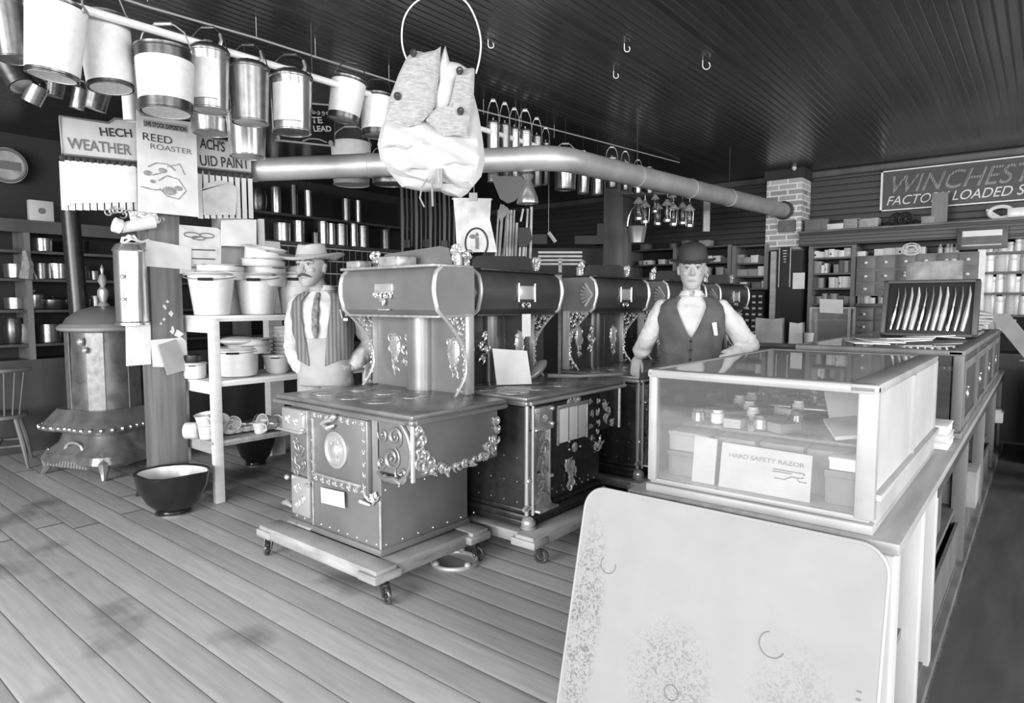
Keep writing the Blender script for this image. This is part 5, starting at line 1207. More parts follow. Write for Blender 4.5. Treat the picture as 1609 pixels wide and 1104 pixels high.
b = B(); p = bx_(1566); b.tube([(.0+.10*math.cos(a), 0, .085+.06*math.sin(a)) for a in [2*PI*i/20 for i in range(20)]], .02, 8, True); b.bb((.06, -.04, .02), (.26, .10, .12), .01); b.tube([(-.12, 0, .12), (.0, 0, .03), (.2, 0, .012)], .015, 6)
tag(b.build('harness_fitting', ENAM, loc=(p, YS+.1, zl-.003)), 'bulky white enamel fitting on the ledge at far right', 'fitting')
# small framed notice on the cornice
fn = thing('framed_notice', 'small framed notice hanging on the cornice above the jars', 'notice', PY(1543, 374, YS-.10))
B().bb((-.22, -.012, -.115), (.22, .012, .115), .004).build('frame', WOODD, fn); b = B(); b.bb((-.18, -.016, -.085), (.18, -.012, .085)); b.build('sheet', CARDD, fn); B().bb((-.17, -.019, .02), (.17, -.016, .08)).build('pale_heading', PAPER, fn); B().bb((-.17, -.019, -.08), (.17, -.016, -.065)).build('pale_footer', PAPERG, fn)
# jars
jg = ['top shelf', 'second shelf', 'third shelf', 'fourth shelf', 'lowest shelf']
for r, (z, hp, n, wp) in enumerate(((1.985, 15, 6, 9), (1.775, 26, 7, 11), (1.555, 24, 7, 10), (1.32, 28, 7, 10), (1.15, 14, 5, 10))):
    for i in range(n):
        px = 1552+ (i*9.6 if n > 6 else i*11)+1.5*math.sin(i*2+r)
        k = (i*3+r) % 4
        shelf_lathe(px, wp*(1 if k else .8), hp*(1-.18*(k == 1)), z+.001, JAR if (k != 2) else BARR, 'jar%d' % (k != 2), ENAM if k != 3 else PAPERG, 'china_jar', 'pale china jar on the %s at the right edge, %s from the left' % (jg[r], ORD[i]), 'pale jars on the %s' % jg[r], 'jar', .14+.03*(i % 2))
# SHELL SIGN
xs0, xs1 = PY(1384, 300, YB-.03).x, .95
ss = thing('wall_sign', 'large black ammunition sign with thin white frame on the back wall', 'sign', (0, YB-.03, 0))
zb_, zt_ = 2.545, 3.02
B().bb((xs0, -.012, zb_), (xs1, .015, zt_)).build('panel', mat('sign_black', .24, .5, 0, .02, 4), ss)
b = B()
for a, c_ in (((xs0, zb_), (xs1, zb_+.014)), ((xs0, zt_-.014), (xs1, zt_)), ((xs0, zb_), (xs0+.022, zt_)), ((xs1-.022, zb_), (xs1, zt_))): b.bb((a[0], -.02, a[1]), (c_[0], -.011, c_[1]))
b.build('frame', ENAM, ss)
def signtext(txt, px0, px1, py0, py1, xend, m, shear):
    a = PY(px0, py1, YB-.05); t = PY(px0, py0, YB-.05)
    lettering(txt, FR(a.x, -.015, a.z), xend-a.x, t.z-a.z, m, ss, shear)
signtext('WINCHESTER', 1402, 1609, 277, 304, .12, mat('outline_grey', .50, .6), .35)
signtext('FACTORY LOADED SHELLS', 1393, 1609, 309, 323, .15, mat('sign_letter', .82, .6), .3)
b = B(); xr = random.Random(2)
xw = PY(1402, 300, YB-.05).x
for i in range(64):
    x = xw+ (0.12-xw)*i/64; b.prism([(x, 2.80), (x+.008, 2.80), (x+.055, 2.97), (x+.047, 2.97)], FR(0, -.016, 0), .0015)
b.build('letter_hatching', mat('sign_black', .24, .5), ss)
# ================================================================== LONG COUNTER AND SHOWCASES
XC0, XC1, CT = -1.10, -.27, .80
ct = thing('long_counter', 'long pale open-backed counter carrying the glass showcases', 'counter', (0, 0, 0))
B().bb((XC0, 1.98, CT-.035), (XC1, 8.0, CT), .006).build('worktop', WOODC, ct)
PALEW = mat('pale_counter_panel', .74, .5, 0, .05, 5, (1, 1, .3))
B().bb((XC0+.02, 1.99, 0), (XC1-.035, 2.03, CT-.035)).build('end_panel', PALEW, ct)
B().bb((XC0+.02, 2.03, 0), (XC0+.05, 7.95, CT-.035)).build('front_panel', WOODD, ct)
B().bb((XC0+.05, 2.03, .30), (XC1-.06, 7.95, .33)).build('inner_shelf', WOODM, ct)
B().bb((XC0+.05, 2.03, .02), (XC1-.03, 7.95, .06)).build('bottom_board', WOODM, ct)
for i, y in enumerate((1.97, 2.52, 2.88, 4.2, 5.5, 6.8, 7.9)):
    B().bb((XC1-.075, y, 0), (XC1-.012, y+(.07 if i else .12), CT-.035), .004).build('post', PALEW if i < 3 else WOODM, ct)
B().bb((XC1-.03, 2.0, .0), (XC1+.0, 8.0, .05)).build('kick_board', WOODM, ct)
B().bb((XC1-.03, 2.9, CT-.09), (XC1-.008, 8.0, CT-.035)).build('apron', WOODD, ct)
B().bb((XC1-.05, 2.95, .0), (XC1-.035, 8.0, .26)).build('lower_panel', WOODM, ct)
# boxes on the counter's clerk side
for i, (y, z, dx, dy, dz, m, lab) in enumerate((
    (2.22, .06, .22, .18, .20, PAPER, 'white parcel at the near end of the counter\'s bottom shelf'),
    (2.24, .335, .20, .18, .07, ENAM, 'flat white box on the inner shelf, lower of two'), (2.24, .407, .19, .17, .05, PAPER, 'flat white box on the inner shelf, upper of two'),
    (2.27, .47, .15, .15, .18, CARD, 'lumpy grey bundle on the inner shelf'),
    (3.25, .335, .25, .25, .22, CARD, 'grey carton on the inner shelf past the second post'), (3.6, .335, .25, .3, .25, CARDD, 'darker carton farther back on the inner shelf'),
    (3.15, .58, .25, .3, .10, CARDL, 'pale flat box high on the inner shelf stack'))):
    t = thing('stock_box', lab, 'box', (XC1-.20, y, z)); B().bb((-dx/2, -dy/2, 0), (dx/2, dy/2, dz), .006).build('box', m, t); B().bb((-dx/2-.003, -dy/2-.003, dz*.75), (dx/2+.003, dy/2+.003, dz+.001), .006).build('lid', m, t)
def showcase(name, lab, x0, x1, y0, y1, zt, rail_m, base_h=.10, back=True, door=False, thick=.035, dark=False):
    t = thing(name, lab, 'showcase', (0, 0, CT)); H_ = zt-CT; T_ = thick
    b = B(); b.bb((x0, y0, 0), (x1, y1, .03), .006); b.bb((x0+.01, y0+.01, .03), (x1-.01, y1-.01, .05), .008); b.build('base_frame', rail_m, t)
    for (x, y) in ((x0, y0), (x1-T_*1.6, y0), (x0, y1-T_), (x1-T_, y1-T_)):
        B().bb((x+.004, y+.004, .04), (x+(T_*1.6 if (x > x0 and y == y0) else T_)-.0, y+T_, H_-.005), .006).build('corner_post', rail_m, t)
    b = B(); b.bb((x0, y0, H_-.03), (x1, y0+T_, H_), .010); b.bb((x0, y1-T_, H_-.03), (x1, y1, H_), .01); b.bb((x0, y0, H_-.03), (x0+T_*.6, y1, H_), .008); b.bb((x1-T_*(2.2 if back else 1), y0, H_-.03), (x1, y1, H_), .008)
    b.build('top_frame', rail_m, t)
    B().bb((x0+.02, y0+.02, H_-.008), (x1-.05, y1-.02, H_-.004)).build('top_glass', GLASST, t)
    B().bb((x0+.03, y0+.010, .05), (x1-.05, y0+.014, H_-.03)).build('front_glass', GLASS, t)
    B().bb((x0+.010, y0+.03, .05), (x0+.014, y1-.03, H_-.03)).build('side_glass', GLASS, t)
    B().bb((x0+.03, y1-.014, .05), (x1-.03, y1-.010, H_-.03)).build('far_glass', GLASS, t)
    return t
s1 = showcase('glass_showcase', 'large pale glass showcase nearest the camera on the counter', -1.04, -.34, 2.0, 3.30, 1.225, mat('case_wood', .56, .4, 0, .06, 4))
SIDE = mat('case_side_panel', .70, .35, 0, .04, 3)
B().bb((-.352, 2.04, .10), (-.345, 3.28, .395)).build('sliding_door', SIDE, s1)
B().bb((-.352, 2.66, .10), (-.338, 2.69, .395)).build('door_stile', SIDE, s1)
b = B(); b.bb((-.36, 2.02, .095), (-.325, 3.30, .115), .004); b.bb((-.352, 2.04, .02), (-.34, 3.28, .10)); b.build('side_rail', mat('case_wood2', .64, .4, 0, .05, 4), s1)
B().bb((-1.0, 2.20, .205), (-.38, 3.26, .213)).build('inner_glass_shelf', GLASSH, s1)
# goods in the near showcase
g = 'small wares laid out on the glass shelf of the near showcase'
r = random.Random(11); zs_ = CT+.215
rowsn = ['front', 'second', 'third', 'fourth', 'fifth', 'sixth', 'back']
for ri in range(7):
    for ci in range(8):
        x = -.965+.075*ci+r.uniform(-.010, .010); y = 2.26+.14*ri+r.uniform(-.02, .02); k = r.randrange(4); b = B(); rz = r.uniform(-.6, .6)
        if ri < 3 and ci > 4: continue
        lab = 'small %s in the %s row of the case\'s glass shelf, %s from the left' % (('box', 'rolled case', 'razor', 'jar')[k], rowsn[ri], ORD[ci])
        if k == 0: b.bb((-.03, -.045, 0), (.03, .045, .03), .003); b.bb((-.031, -.046, .02), (.031, .046, .032), .002); m = r.choice((CARD, CARDD, PAPERG, INKG, INKG)); nm = 'ware_box'
        elif k == 1: b.cyl((-.04, 0, .018), (.04, 0, .018), .017, n=12); b.cyl((-.042, 0, .018), (-.036, 0, .018), .02, n=12); b.cyl((.036, 0, .018), (.042, 0, .018), .02, n=12); m = r.choice((CARDD, TINM, ENAMG)); nm = 'rolled_case'
        elif k == 2: b.tube([(-.05, 0, .01), (0, .008, .012), (.05, 0, .01)], [.007, .009, .006], 8, flat=1.5); b.tube([(-.03, .02, .01), (.05, .03, .012)], .006, 6); m = r.choice((BLACK, CHROME)); nm = 'folding_razor'
        else: b.lathe([(.02, 0), (.025, .005), (.025, .035), (.018, .04), (.02, .05), (.0, .05)], n=14, closet=False); m = r.choice((ENAM, CARD, TIN)); nm = 'small_jar'
        tag(b.build(nm, m, loc=(x, y, zs_), rot=(0, 0, rz)), lab, nm.replace('_', ' ').split()[-1], g)
def case_box(a, d, m, lab, rz=0., name='stock_box'):
    t = thing(name, lab, 'box', a, rz); B().bb((-d[0]/2, -d[1]/2, 0), (d[0]/2, d[1]/2, d[2]), .004).build('box', m, t); B().bb((-d[0]/2-.003, -d[1]/2-.003, d[2]*.8), (d[0]/2+.003, d[1]/2+.003, d[2]+.002), .003).build('lid', m, t)
zb = CT+.051
BXG = mat('case_box_grey', .36, .7, 0, .05, 8); BXM = mat('case_box_mid', .46, .7, 0, .05, 8)
case_box((-.925, 2.14, zb), (.14, .12, .085), BXG, 'dark box at the lower left behind the front glass', 0)
case_box((-.925, 2.14, zb+.089), (.135, .12, .065), BXM, 'grey box resting on the dark one at lower left behind the front glass')
case_box((-.77, 2.17, zb), (.13, .14, .15), BXM, 'grey box behind the small blank card in the case')
case_box((-.63, 2.20, zb), (.13, .14, .145), BXM, 'mid grey box behind the razor card, left one')
case_box((-.50, 2.22, zb), (.11, .14, .14), BXM, 'pale box behind the razor card, right one')
case_box((-.435, 2.12, zb), (.10, .09, .10), BXG, 'box in the right corner behind the front glass')
case_box((-.43, 2.12, zb+.104), (.09, .09, .035), CARDL, 'flat pale box stacked in the right corner of the case')
case_box((-.8, 2.7, zb), (.3, .4, .12), CARD, 'large box under the glass shelf, left one'); case_box((-.5, 2.75, zb), (.2, .4, .13), BXG, 'large box under the glass shelf, right one')
tag(B().box((-.50, 2.55, zs_+.085), (.20, .28, .004), Euler((.35, -.1, .3)).to_matrix()).build('white_sheet', PAPER), 'white sheet leaning at the right inside the near showcase', 'paper')
tag(B().box((-.46, 2.34, zs_+.03), (.16, .20, .012), Euler((.12, -.15, .4)).to_matrix()).build('open_booklet', PAPERG), 'open booklet on the right of the case\'s glass shelf', 'booklet')
tag(B().box((-.90, 3.20, zs_+.09), (.16, .006, .17)).build('pale_back_panel', PAPER), 'pale flat panel standing at the back left inside the near showcase', 'card')  # flat white panel added at the back of the case
tag(B().box((-.52, 3.22, zs_+.09), (.22, .006, .17)).build('pale_back_panel', PAPER), 'pale flat panel standing at the back right inside the near showcase', 'card')
# razor card
a = PY(1129, 778, 2.045); c_ = PY(1272, 805, 2.045); t_ = PY(1126, 713, 2.045); t2 = PY(1268, 722, 2.045)
rc = thing('razor_card', 'show card lettered safety razor standing behind the front glass', 'card', (a.x, 2.045, zb))
wq = c_.x-a.x; hq = .145
Mr = Matrix.Rotation(math.radians(-6), 4, 'X') @ RX
CPAP = mat('case_card_stock', .62, .8, 0, .03, 9)
B().prism([(0, 0), (wq, 0), (wq, hq-.004), (.004, hq)], Mr, .003).build('card', CPAP, rc)
lettering('HARD SAFETY RAZOR', Mr @ TP(.03, hq-.044, .004), wq-.05, .014, INKG, rc, bold=.01)
b = B()
for pts in ([(.60, .085), (.93, .083)], [(.60, .078), (.80, .078)], [(.93, .083), (.93, .077)], [(.62, .058), (.74, .057)], [(.74, .060), (.80, .069), (.88, .068), (.93, .072)], [(.85, .069), (.88, .058), (.96, .057)]):
    b.tube([Mr @ Vector((wq*x, z, .004)) for x, z in pts], .002, 5)
b.build('razor_drawing', INKG, rc)
a = PY(1086, 770, 2.045); bc = B(); bc.prism([(0, 0), (.078, 0), (.08, .15), (.002, .155)], Mr, .003); tag(bc.build('blank_card', CPAP, loc=(a.x, 2.05, zb)), 'small blank card standing left of the razor card', 'card')

# second showcase, dark wooden doors toward the aisle
s2 = showcase('glass_showcase', 'dark showcase with panelled doors, behind the near pale one', -1.04, -.28, 3.70, 6.88, 1.225, WOODM, thick=.03)
for i in range(4):
    y = 3.72+.79*i; f = B().bb((-.298, y, .02), (-.282, y+.77, .40), .004).build('panel_door', WOODD, s2)
    b = B(); b.bb((-.284, y+.04, .05), (-.276, y+.08, .37)); b.bb((-.284, y+.69, .05), (-.276, y+.73, .37)); b.bb((-.284, y+.08, .33), (-.276, y+.69, .37)); b.bb((-.284, y+.08, .05), (-.276, y+.69, .09)); b.build('door_moulding', WOODM, f)
    b = B(); b.tube([(-.272, y+.12+.03*math.cos(a), .21+.03*math.sin(a)) for a in [2*PI*j/14 for j in range(14)]], .004, 6, True); b.sph((-.274, y+.12, .24), .01, 8); b.build('ring_pull', TIN, f)
for i, (y, z, d, m, lab) in enumerate(((3.50, CT+.001, (.14, .22, .03), PAPER, 'flat white box between the showcases, bottom of its stack'), (3.50, CT+.033, (.14, .22, .03), ENAM, 'flat white box between the showcases, middle of its stack'), (3.50, CT+.065, (.13, .2, .04), PAPER, 'flat white box between the showcases, top of its stack'))):
    case_box((-.37, y, z), d, m, lab)
case_box((-.8, 5.5, CT+.06), (.3, .5, .2), CARD, 'grey box inside the dark showcase, far one'); case_box((-.6, 4.3, CT+.06), (.25, .3, .14), CARDL, 'pale box inside the dark showcase, near one')
# flat case on the aisle side beyond the clerk
s3 = thing('flat_showcase', 'low dark glass-topped case beyond the near showcase', 'showcase', (-1.30, 4.7, 0))
B().bb((-.22, -.55, 0), (.18, 2.85, .98)).build('cabinet', WOODD, s3); b = B(); b.bb((-.24, -.57, .98), (.20, 2.87, 1.02), .006); b.build('top_frame', WOODM, s3); B().bb((-.20, -.52, 1.02), (.16, 2.80, 1.026)).build('glass_top', GLASSH, s3)
# white cloth/paper heap on the dark case
pz = 1.226
b = B(); r = random.Random(5)
for i in range(7):
    c = PZ(1362+20*i, 541-1.5*i, pz); b.box((c.x, c.y, pz+.012+.005*(i % 3)), (.17, .22, .006), Euler((r.uniform(-.05, .05), r.uniform(-.05, .05), r.uniform(-.7, .7))).to_matrix(), .002)
tag(b.build('wrapping_paper', PAPER), 'loose heap of white wrapping paper on the dark showcase', 'paper')
c = PZ(1540, 515, pz); b = B(); 
for i in range(6): b.box((-.02+.008*i, .02*i, .012+.03*i), (.26-.02*i, .42-.03*i, .022), Euler((.05*i, .08*(i % 2), .2*i)).to_matrix(), .008)
tag(b.build('folded_cloth', WHITEC, loc=(-.50, c.y-.45, pz)), 'pile of folded white cloth right of the knife display', 'cloth')
# knife display
kd = thing('knife_display', 'slanted dark wooden case showing a row of pocket knives', 'display', PZ(1456, 529, pz), .0)
w_ = .66; tl = Matrix.Rotation(math.radians(12), 4, 'X'); kp = kd.location
s_ = (kp-_C).dot(_fw)/FPX; w_ = .50; hh = .36
kd.location.x = kp.x-.0
TM = Matrix.Rotation(math.radians(-14), 4, 'X')
def kb(a, c_, bev=.004): q = B(); q.bb(a, c_, bev); bmesh.ops.transform(q.m, matrix=TM, verts=q.m.verts[:]); return q
kb((-w_/2, 0, 0), (w_/2, .05, .36)).build('back_board', BLACK, kd)
q = B(); 
for a, c_ in (((-w_/2-.02, -.03, 0), (-w_/2+.01, .06, .38)), ((w_/2-.01, -.03, 0), (w_/2+.02, .06, .38)), ((-w_/2-.02, -.03, -.0), (w_/2+.02, .06, .02)), ((-w_/2-.02, -.03, .36), (w_/2+.02, .06, .38))): q.bb(a, c_, .004)
bmesh.ops.transform(q.m, matrix=TM, verts=q.m.verts[:]); q.build('frame', WOODD, kd)
q = B(); q.bb((-w_*.30, .10, .36), (w_*.34, .12, .50), .004); q.build('raised_lid', mat('lid_velvet', .45, .5, 0, .12, 10), kd)
g = 'knives in the slanted display case'
for i in range(11):
    x = -w_/2+.05+(w_-.10)*i/10; q = B(); q.tube([TM @ Vector((x-.012, -.015, .04)), TM @ Vector((x+.004, -.02, .14)), TM @ Vector((x+.012, -.015, .20))], [.013, .017, .012], 8)
    q.tube([TM @ Vector((x+.012, -.014, .20)), TM @ Vector((x+.02, -.012, .28)), TM @ Vector((x+.016, -.01, .335))], [.011, .009, .003], 8)
    o = q.build('pocket_knife', (CHROME, TINM, NICKEL, ENAMG)[i % 4], loc=kd.location); tag(o, 'knife in the slanted display, %s from the left' % ORD[i], 'knife', g)
# small glass case, bags, cup on far counter
pf = .975
fc = thing('rear_counter', 'dark counter in front of the back wall shelving', 'counter', (0, 8.1, 0)); B().bb((-3.4, -.25, 0), (-1.15, .25, .93)).build('cabinet', WOODD, fc); B().bb((-3.42, -.27, .93), (-1.13, .27, .97), .005).build('top', WOODM, fc)
def atY(px, py, Y, z): p = PY(px, py, Y); return Vector((p.x, Y, z))
sc = thing('small_glass_case', 'small open-framed glass case with a paper on top, left of the knife display', 'case', atY(1307, 520, 8.05, .971)); q = B()
for (x, y) in ((-.2, -.12), (.2, -.12), (-.2, .12), (.2, .12)): q.bb((x-.012, y-.012, 0), (x+.012, y+.012, .42))
q.bb((-.21, -.13, 0), (.21, .13, .03)); q.bb((-.21, -.13, .41), (.21, .13, .43)); q.build('frame', WOODL, sc); B().bb((-.19, -.125, .03), (.19, -.121, .41)).build('front_glass', GLASSH, sc)
tag(B().box((0, 0, 0), (.24, .01, .16), Euler((.3, .05, 0)).to_matrix()).build('paper_note', PAPER, loc=sc.location+Vector((0.02, -.15, .44))), 'white note draped over the small glass case', 'paper')
for i, (x0, x1, y0, m, lab) in enumerate(((1190, 1229, 482, mat('bag_grey', .66, .8, 0, .06, 6), 'large grey paper bag standing on the rear counter'), (1243, 1262, 488, PAPER, 'narrow white paper bag standing on the rear counter'))):
    c = atY((x0+x1)/2, 520, 8.0, .971); s = 7.6/FPX; q = B(); w2_ = (x1-x0)*s*1.1; h2 = (520-y0)*s*1.05
    q.prism([(-w2_/2, 0), (w2_/2, 0), (w2_/2-.01, h2), (w2_*.1, h2-.015), (-w2_/2+.005, h2)], Matrix.Translation((0, .05, 0)) @ RX, .10); tag(q.build('paper_bag', m, loc=c), lab, 'bag')
q = B(); q.lathe([(.04, 0), (.05, .01), (.06, .13), (.065, .135), (.055, .13), (.0, .02)], n=18, closet=False); tag(q.build('white_cup', PAPER, loc=atY(1272, 522, 7.95, .971)), 'small white cup right of the narrow paper bag', 'cup')
tag(B().box((0, 0, .03), (.20, .12, .06)).build('white_box', PAPER, loc=atY(1338, 522, 8.0, .971)), 'small white box right of the small glass case', 'box')
p = PY(1255, 441, 8.576); tag(B().box((0, 0, 0), (.14, .006, .20)).build('pinned_card', PAPER, loc=p), 'white card pinned on the chimney cupboard edge', 'card')
p = PY(1480, 425, 8.52); tag(B().box((0, 0, 0), (.09, .006, .10)).build('paper_note', PAPERG, loc=p), 'small pale note stuck on the big drawers', 'note')
# clutter beyond the counter end in the clerk's aisle
g = None
for i, (px, py, z, d, m, lab, rz) in enumerate(((1565, 726, .30, (.18, .2, .10), PAPER, 'white box poking from under the counter, lower one', .2), (1571, 700, .42, (.15, .18, .12), PAPER, 'white box poking from under the counter, upper one', .1), (1520, 690, .36, (.2, .25, .2), CARD, 'grey box under the dark showcase', 0))):
    c = PX(px, py, XC1-.03); t = thing('shelf_box', lab, 'box', (XC1-.07, min(c.y, 7.6), .331), 0); B().bb((-d[0]/2, -d[1]/2, 0), (d[0]/2, d[1]/2, d[2]), .005).build('box', m, t)
q = B(); a = PY(1553, 492, 7.6); e = PY(1600, 560, 7.2); q.prism([(0, 0), (.16, 0), (.42, -.36), (.30, -.42)], RX, .02); tag(q.build('leaning_plank', mat('plank_pale', .62, .6, 0, .05, 5), loc=(a.x, 7.5, a.z)), 'pale slanted board beyond the counter end', 'board')
dk_ = thing('desk', 'dark desk heaped with papers at the right edge', 'desk', (.06, 7.7, 0)); B().bb((-.12, -.35, 0), (.75, .45, .78)).build('body', WOODD, dk_); B().bb((-.15, -.38, .78), (.8, .48, .81), .004).build('desk_top', WOODM, dk_)
q = B(); r = random.Random(8)
for i in range(8): q.box((.15+r.uniform(-.15, .3), 7.6+r.uniform(-.2, .3), .82+.012*i), (.24, .3, .01), Euler((r.uniform(-.1, .1), r.uniform(-.1, .1), r.uniform(-1, 1))).to_matrix())
tag(q.build('loose_papers', PAPER), 'untidy white papers on the desk at the right edge', 'paper')
for i, (y, h, lab) in enumerate(((6.3, .30, 'light parcel on the floor by the right edge, nearer one'), (6.75, .42, 'light parcel on the floor by the right edge, farther one'))): tag(B().box((0, 0, h/2), (.26, .26, h), Euler((0, 0, .3*i)).to_matrix(), .02).build('parcel', CARDL if i else CARD, loc=(.18+.05*i, y, 0)), lab, 'parcel')

# ================================================================== LEANING STOVE BOARD
tp = Vector((-1.226, 1.945, .79)); lean = math.atan2(.20, .80)
sb_ = thing('stove_board', 'big pale rounded stove board leaning against the counter end', 'board', (-.75, 1.72, 0))
def boardmat():
    m = bpy.data.materials.new('stove_board_tin'); m.use_nodes = True; nt = m.node_tree; N = nt.nodes.new; L = nt.links.new; b = nt.nodes['Principled BSDF']
    b.inputs['Roughness'].default_value = .5; b.inputs['Specular IOR Level'].default_value = .15
    tc = N('ShaderNodeTexCoord'); 
    def mask(cx, cz, rx, rz):
        mp = N('ShaderNodeMapping'); mp.vector_type = 'POINT'; mp.inputs['Scale'].default_value = (1/rx, 0, 1/rz); mp.inputs['Location'].default_value = (-cx/rx, 0, -cz/rz); L(tc.outputs['Object'], mp.inputs[0])
        ln = N('ShaderNodeVectorMath'); ln.operation = 'LENGTH'; L(mp.outputs[0], ln.inputs[0]); mr = N('ShaderNodeMapRange'); mr.inputs[1].default_value = 1.0; mr.inputs[2].default_value = .55; L(ln.outputs['Value'], mr.inputs[0]); return mr.outputs[0]
    ms = [mask(-.41, .38, .075, .40), mask(-.09, .30, .16, .21), mask(.27, .30, .15, .26)]; acc = None; wts = (1.0, .65, .4)
    for k, q in enumerate(ms):
        w_ = N('ShaderNodeMath'); w_.operation = 'MULTIPLY'; w_.inputs[1].default_value = wts[k]; L(q, w_.inputs[0]); q = w_.outputs[0]
        if acc is None: acc = q
        else: a = N('ShaderNodeMath'); a.operation = 'MAXIMUM'; L(acc, a.inputs[0]); L(q, a.inputs[1]); acc = a.outputs[0]
    n = N('ShaderNodeTexNoise'); n.inputs['Scale'].default_value = 55; n.inputs['Detail'].default_value = 6; n.inputs['Distortion'].default_value = 2.2; L(tc.outputs['Object'], n.inputs['Vector'])
    r = N('ShaderNodeMapRange'); r.inputs[1].default_value = .48; r.inputs[2].default_value = .62; L(n.outputs[0], r.inputs[0])
    mu = N('ShaderNodeMath'); mu.operation = 'MULTIPLY'; L(r.outputs[0], mu.inputs[0]); L(acc, mu.inputs[1])
    n2 = N('ShaderNodeTexNoise'); n2.inputs['Scale'].default_value = 9; n2.inputs['Detail'].default_value = 8; L(tc.outputs['Object'], n2.inputs['Vector'])
    v = N('ShaderNodeMath'); v.operation = 'MULTIPLY_ADD'; L(mu.outputs[0], v.inputs[0]); v.inputs[1].default_value = -.14; v.inputs[2].default_value = .24
    v2 = N('ShaderNodeMath'); v2.operation = 'MULTIPLY_ADD'; L(n2.outputs[0], v2.inputs[0]); v2.inputs[1].default_value = .06; L(v.outputs[0], v2.inputs[2])
    cc = N('ShaderNodeCombineColor')
    for i in range(3): L(v2.outputs[0], cc.inputs[i])
    L(cc.outputs[0], b.inputs['Base Color']); return m
def rounded(w, h, r, n=8):
    o = []
    for cx, cy, a0 in ((w/2-r, h-r, 0), (-w/2+r, h-r, PI/2)):
        o += [(cx+r*math.cos(a0+PI/2*i/n), cy+r*math.sin(a0+PI/2*i/n)) for i in range(n+1)]
    return [(w/2, 0)]+o+[(-w/2, 0)]
BM = Matrix.Identity(4)
bd = B(); bd.prism(rounded(.93, .825, .07), Matrix.Rotation(PI/2, 4, 'X'), .012); bo = bd.build('panel', boardmat(), sb_); bo.rotation_euler = (-lean, 0, 0)
q = B(); q.tube([(x, -.006, z) for x, z in rounded(.935, .828, .072)], .0065, 6); e_ = q.build('rolled_edge', mat('board_edge', .62, .4), bo)
q = B()
for cx, cz, r_, a0, a1 in ((-.345, .585, .028, 2.4, 6.6), (.20, .50, .035, 1.9, 5.9), (-.075, .27, .022, 0, 6.28)): q.tube([(cx+r_*math.cos(a), -.0125, cz+r_*math.sin(a)) for a in [a0+(a1-a0)*i/24 for i in range(25)]], .0018, 5)
for z, h in ((.40, .022), (.435, .006), (.455, .005)): q.box((.425, -.0125, z), (.012, .001, h))
q.build('printed_marks', INKG, bo)

# ================================================================== PEOPLE
FOLDS = bpy.data.textures.new('cloth_folds', 'CLOUDS'); FOLDS.noise_scale = .07; FOLDS.noise_depth = 2
def remesh(o, vox, sm=6):
    m = o.modifiers.new('remesh', 'REMESH'); m.mode = 'VOXEL'; m.voxel_size = vox; m.use_smooth_shade = True
    s = o.modifiers.new('smooth', 'SMOOTH'); s.factor = .5; s.iterations = sm; return o
def cap(b, pts, rad, n=14, flat=1.):
    b.tube(pts, rad, n, flat=flat)
    for p, r in ((pts[0], rad[0]), (pts[-1], rad[-1])): b.sph(p, (r*.99, r*.99, r*.99), n)
    for p, r in zip(pts[1:-1], rad[1:-1]): b.sph(p, (r*.99, r*.99, r*.99), n)
def hand(b, wrist, d, side, palm_n, curl=.5, s=1.):
    """wrist point, finger direction d, side = thumb side direction, palm_n = palm facing normal"""
    d = Vector(d).normalized(); side = Vector(side); side = (side-d*side.dot(d)).normalized(); nrm = d.cross(side).normalized()
    if nrm.dot(Vector(palm_n)) < 0: nrm = -nrm
    R_ = Matrix((side, d, nrm)).transposed()
    b.sph(wrist+d*.045*s, (.040*s, .052*s, .017*s), 16, R_); b.sph(wrist+d*.03*s+side*.014*s+nrm*.006*s, (.026*s, .036*s, .017*s), 12, R_)
    for k, (o, L_) in enumerate(((.028, .072), (.0095, .082), (-.0095, .076), (-.027, .060))):
        base = wrist+d*.080*s+side*o*s; p = base; a = .15; pts = [wrist+d*.05*s+side*o*.8*s, base]; dr = d
        for j, f in enumerate((.45, .32, .25)):
            a = curl*(.5+.6*j)+.05*k; dr = (d*math.cos(a)+nrm*math.sin(a)+side*o*1.5).normalized(); p = p+dr*L_*f*s; pts.append(p)
        cap(b, pts, [.0095*s, .0095*s, .0088*s, .0082*s, .0072*s], 10)
    t0 = wrist+d*.022*s+side*.022*s; t1 = t0+(d*.75+side*.5+nrm*.25).normalized()*.038*s; t2 = t1+(d*.95+side*.12+nrm*.3).normalized()*.03*s; t3 = t2+(d*.95+side*.05+nrm*.35).normalized()*.026*s
    cap(b, [t0, t1, t2, t3], [.014*s, .0115*s, .010*s, .0085*s], 10)
PROF = [(.86, .165, .115), (.93, .17, .12), (1.02, .158, .108), (1.12, .162, .112), (1.24, .18, .125), (1.34, .190, .122), (1.40, .185, .108), (1.435, .155, .088), (1.465, .10, .07), (1.49, .068, .064)]
def torso_pt(phi, z, off, sx=1., sy=1.):
    z = max(PROF[0][0], min(PROF[-1][0], z))
    for i in range(len(PROF)-1):
        if z <= PROF[i+1][0]: break
    t = (z-PROF[i][0])/(PROF[i+1][0]-PROF[i][0]); t = t*t*(3-2*t) if i < 5 else t
    rx = PROF[i][1]*(1-t)+PROF[i+1][1]*t; ry = PROF[i][2]*(1-t)+PROF[i+1][2]*t
    e = .8; c, s_ = math.cos(phi), math.sin(phi)
    return Vector(((rx+off)*sx*math.copysign(abs(c)**e, c), (ry+off)*sy*math.copysign(abs(s_)**e, s_), z))
